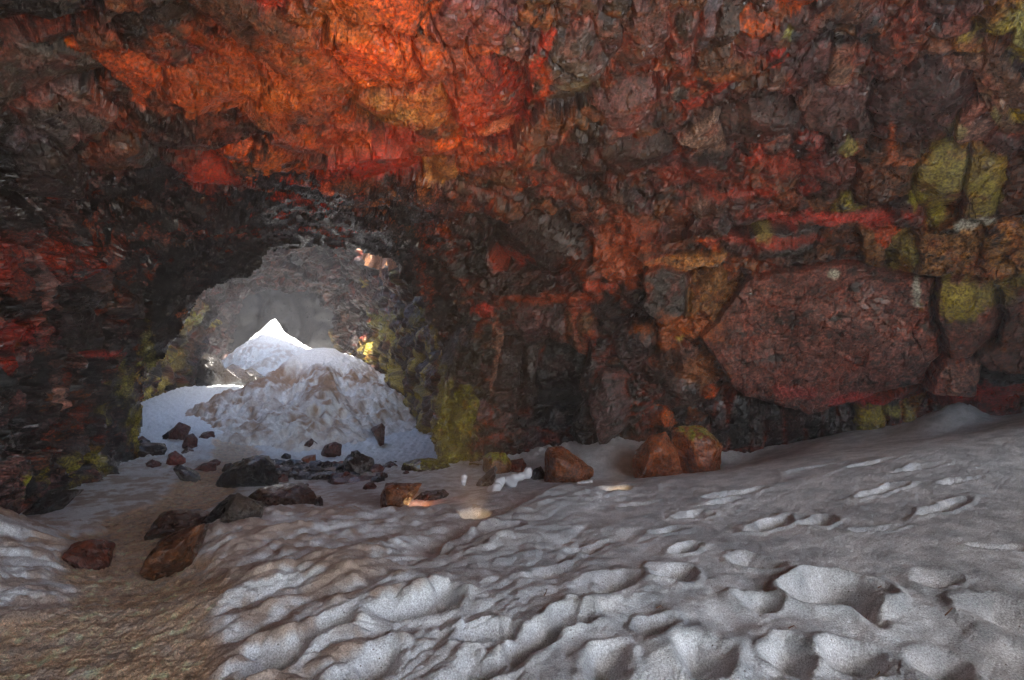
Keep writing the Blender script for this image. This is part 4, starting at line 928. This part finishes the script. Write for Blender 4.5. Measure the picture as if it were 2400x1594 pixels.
# ------------------------------------------------------------------ ice knobs standing on the snow
M_ICE = plain_mat('white_ice', (.62, .66, .69), .35)
def knob(label, Y, balls, seed):
    """balls: (px, py, r px); fused to one lump with metaball-like skin"""
    mb = bpy.data.metaballs.new('m'); mb.resolution = .02; mb.render_resolution = .02; mb.threshold = .3
    px0 = balls[-1][0]; py0 = max(b[1]+b[2] for b in balls); base = Vector(P(px0, py0, Y))
    for (x, y, r) in balls:
        e = mb.elements.new(); e.co = (Vector(P(x, y, Y))-base)/1.0+Vector((0, ((x*7+y*3) % 5-2)*.01, 0)); e.radius = r*Y/F*1.45
    t = bpy.data.objects.new('t', mb); COL.objects.link(t)
    dg = bpy.context.evaluated_depsgraph_get(); me = bpy.data.meshes.new_from_object(t.evaluated_get(dg)); COL.objects.unlink(t); bpy.data.objects.remove(t)
    me.materials.clear(); me.materials.append(M_ICE); me.polygons.foreach_set('use_smooth', np.ones(len(me.polygons), bool))
    me.name = 'ice_knob'; o = bpy.data.objects.new('ice_knob', me); COL.objects.link(o); o.location = base
    tag(o, label, 'ice knob', 'ice knobs on the snow'); return o
knob('small egg-shaped white ice knob standing alone left of the other knobs', 7.6, [(1087,1120,8),(1087,1127,7),(1087,1134,5)], 1)
knob('bone-shaped white ice knob, the largest of the knobs', 7.4, [(1192,1126,12),(1205,1120,11),(1220,1117,10),(1236,1112,11),(1238,1104,9),(1200,1132,12)], 2)
knob('low rounded white ice knob directly left of the bone-shaped one', 7.2, [(1168,1128,8),(1178,1126,9),(1172,1134,9)], 3)
knob('flat-topped anvil-shaped white ice knob on a thin neck right of centre', 6.9, [(1357,1134,6),(1366,1135,7),(1376,1134,7),(1385,1129,5),(1370,1142,6),(1374,1150,5),(1374,1157,6)], 4)
knob('pinkish rounded ice knob below the bone-shaped one', 6.7, [(1150,1148,9),(1162,1142,11),(1168,1140,9),(1160,1152,11)], 5)
knob('dumbbell-shaped ice knob next to the small dark stone', 6.9, [(765,1175,7),(772,1185,9),(780,1192,9),(790,1190,7),(775,1200,10)], 6)
knob('ball-shaped ice knob left below the dumbbell-shaped one', 6.6, [(742,1196,9),(748,1200,10),(740,1206,10)], 7)

# ------------------------------------------------------------------ fallen twigs and straws
M_TWIG = plain_mat('dry_twig', (.12, .06, .03), .8); M_STRAW = plain_mat('dry_straw', (.38, .24, .06), .8)
for (x0, y0, x1, y1, mt, lab) in [(2044,1575,2072,1550,M_STRAW,'yellow dry straw lying on the snow at the bottom right'), (1848,1508,1870,1490,M_TWIG,'dark twig below the deep footprint'),
      (2215,1458,2240,1446,M_TWIG,'reddish twig on smooth snow right of the deep footprint'), (1538,1432,1556,1426,M_TWIG,'short black twig left of the deep footprint'),
      (2058,1398,2070,1386,M_TWIG,'curved twig sticking up at the right rim of the deep footprint'), (1275,1400,1284,1384,M_TWIG,'thin brown twig in the snow near the bottom centre')]:
    a_, b_ = wpt(x0, y0), wpt(x1, y1); mid = (a_+b_)/2; zm = float(Z[int(np.argmin(np.abs(yy-mid[1]))), int(np.argmin(np.abs(ss-mid[0]/mid[1])))])
    bm = bmesh.new(); pv_ = None; n_ = 7; L_ = np.hypot(*(b_-a_)); rings = []
    for k in range(n_):
        t = k/(n_-1); c = a_*(1-t)+b_*t-mid; r = .0035*(1-.6*t); off = Vector((c[0]+math.sin(t*5)*.006, c[1], .012+.012*math.sin(t*3.1)))
        ax = Vector((b_[0]-a_[0], b_[1]-a_[1], 0)).normalized(); sd_ = Vector((-ax.y, ax.x, 0))
        rings.append([bm.verts.new(off+sd_*r*math.cos(q*1.257)+Vector((0, 0, 1))*r*math.sin(q*1.257)) for q in range(5)])
    for k in range(n_-1):
        for q in range(5): bm.faces.new((rings[k][q], rings[k][(q+1) % 5], rings[k+1][(q+1) % 5], rings[k+1][q]))
    bm.faces.new(rings[0]); bm.faces.new(rings[-1])
    me = bpy.data.meshes.new('twig'); bm.to_mesh(me); bm.free(); me.materials.append(mt); o = bpy.data.objects.new('twig', me); COL.objects.link(o); o.location = (mid[0], mid[1], zm); tag(o, lab, 'twig')

# ------------------------------------------------------------------ lamps sunk in the snow
M_HOUS = plain_mat('lamp_housing', (.03, .03, .03), .4)
M_GLASS = plain_mat('lamp_glass', (.9, .8, .6), .2, (1, .62, .28), 6)
def lamp(label, x, y, z, aim, power, size=.05):
    e = bpy.data.objects.new('floodlight', None); COL.objects.link(e); e.location = (x, y, z); tag(e, label, 'floodlight', 'floodlights sunk in the snow')
    d = Vector(aim).normalized(); e.rotation_euler = d.to_track_quat('Z', 'Y').to_euler()
    bm = bmesh.new(); r0, r1 = size*.75, size
    bmesh.ops.create_cone(bm, cap_ends=True, segments=20, radius1=r0, radius2=r1, depth=size*1.2, matrix=Matrix.Translation((0, 0, -size*.65)))
    me = bpy.data.meshes.new('housing'); bm.to_mesh(me); bm.free(); me.materials.append(M_HOUS); o = bpy.data.objects.new('housing', me); COL.objects.link(o); o.parent = e
    bm = bmesh.new(); bmesh.ops.create_cone(bm, cap_ends=True, segments=20, radius1=size*.85, radius2=size*.7, depth=.01, matrix=Matrix.Translation((0, 0, -.01+.005)))
    me = bpy.data.meshes.new('lamp_lens'); bm.to_mesh(me); bm.free(); me.materials.append(M_GLASS); o = bpy.data.objects.new('lamp_lens', me); COL.objects.link(o); o.parent = e
    l = bpy.data.lights.new('bulb', 'SPOT'); l.energy = power; l.color = (1, .56, .24); l.spot_size = math.radians(105); l.spot_blend = 1.0; l.shadow_soft_size = size*.6
    lo = bpy.data.objects.new('bulb', l); COL.objects.link(lo); lo.parent = e; lo.location = (0, 0, .03); lo.rotation_euler = (math.pi, 0, 0)
def gz(c): return ground_z(c[0], c[1])
lamp('floodlight glowing in the snow gap between the brown block and the lens-shaped rock', LP2[0], LP2[1], gz(LP2)-.03, (0, .3, 1), 22*LAMP_W)
lamp('floodlight hidden under the overhanging snow ledge in the centre of the crest', LP1[0]+.06, LP1[1]-.02, gz(LP1)-.12, (-.28, .02, 1), 110*LAMP_W)
lamp('floodlight buried behind the crest right of the anvil-shaped ice knob', LP3[0], LP3[1]+.05, gz(LP3)-.05, (.25, .2, 1), 30*LAMP_W)

# ------------------------------------------------------------------ haze
if HAZE > 0:
    me = bpy.data.meshes.new('haze'); bm = bmesh.new(); bmesh.ops.create_cube(bm, size=1)
    for v in bm.verts: v.co = Vector((v.co.x*100, 10+v.co.y*120, 0))+Vector((0, 0, (-7.5 if v.co.z < 0 else TOPZ+.6)))
    bm.to_mesh(me); bm.free()
    m = bpy.data.materials.new('haze'); m.use_nodes = True; n = m.node_tree; n.nodes.clear()
    pv = n.nodes.new('ShaderNodeVolumePrincipled'); pv.inputs['Density'].default_value = HAZE; pv.inputs['Color'].default_value = (.93, .95, 1, 1); pv.inputs['Anisotropy'].default_value = 0.15
    ou = n.nodes.new('ShaderNodeOutputMaterial'); n.links.new(pv.outputs[0], ou.inputs['Volume'])
    me.materials.append(m); o = bpy.data.objects.new('haze', me); COL.objects.link(o); o['kind'] = 'stuff'
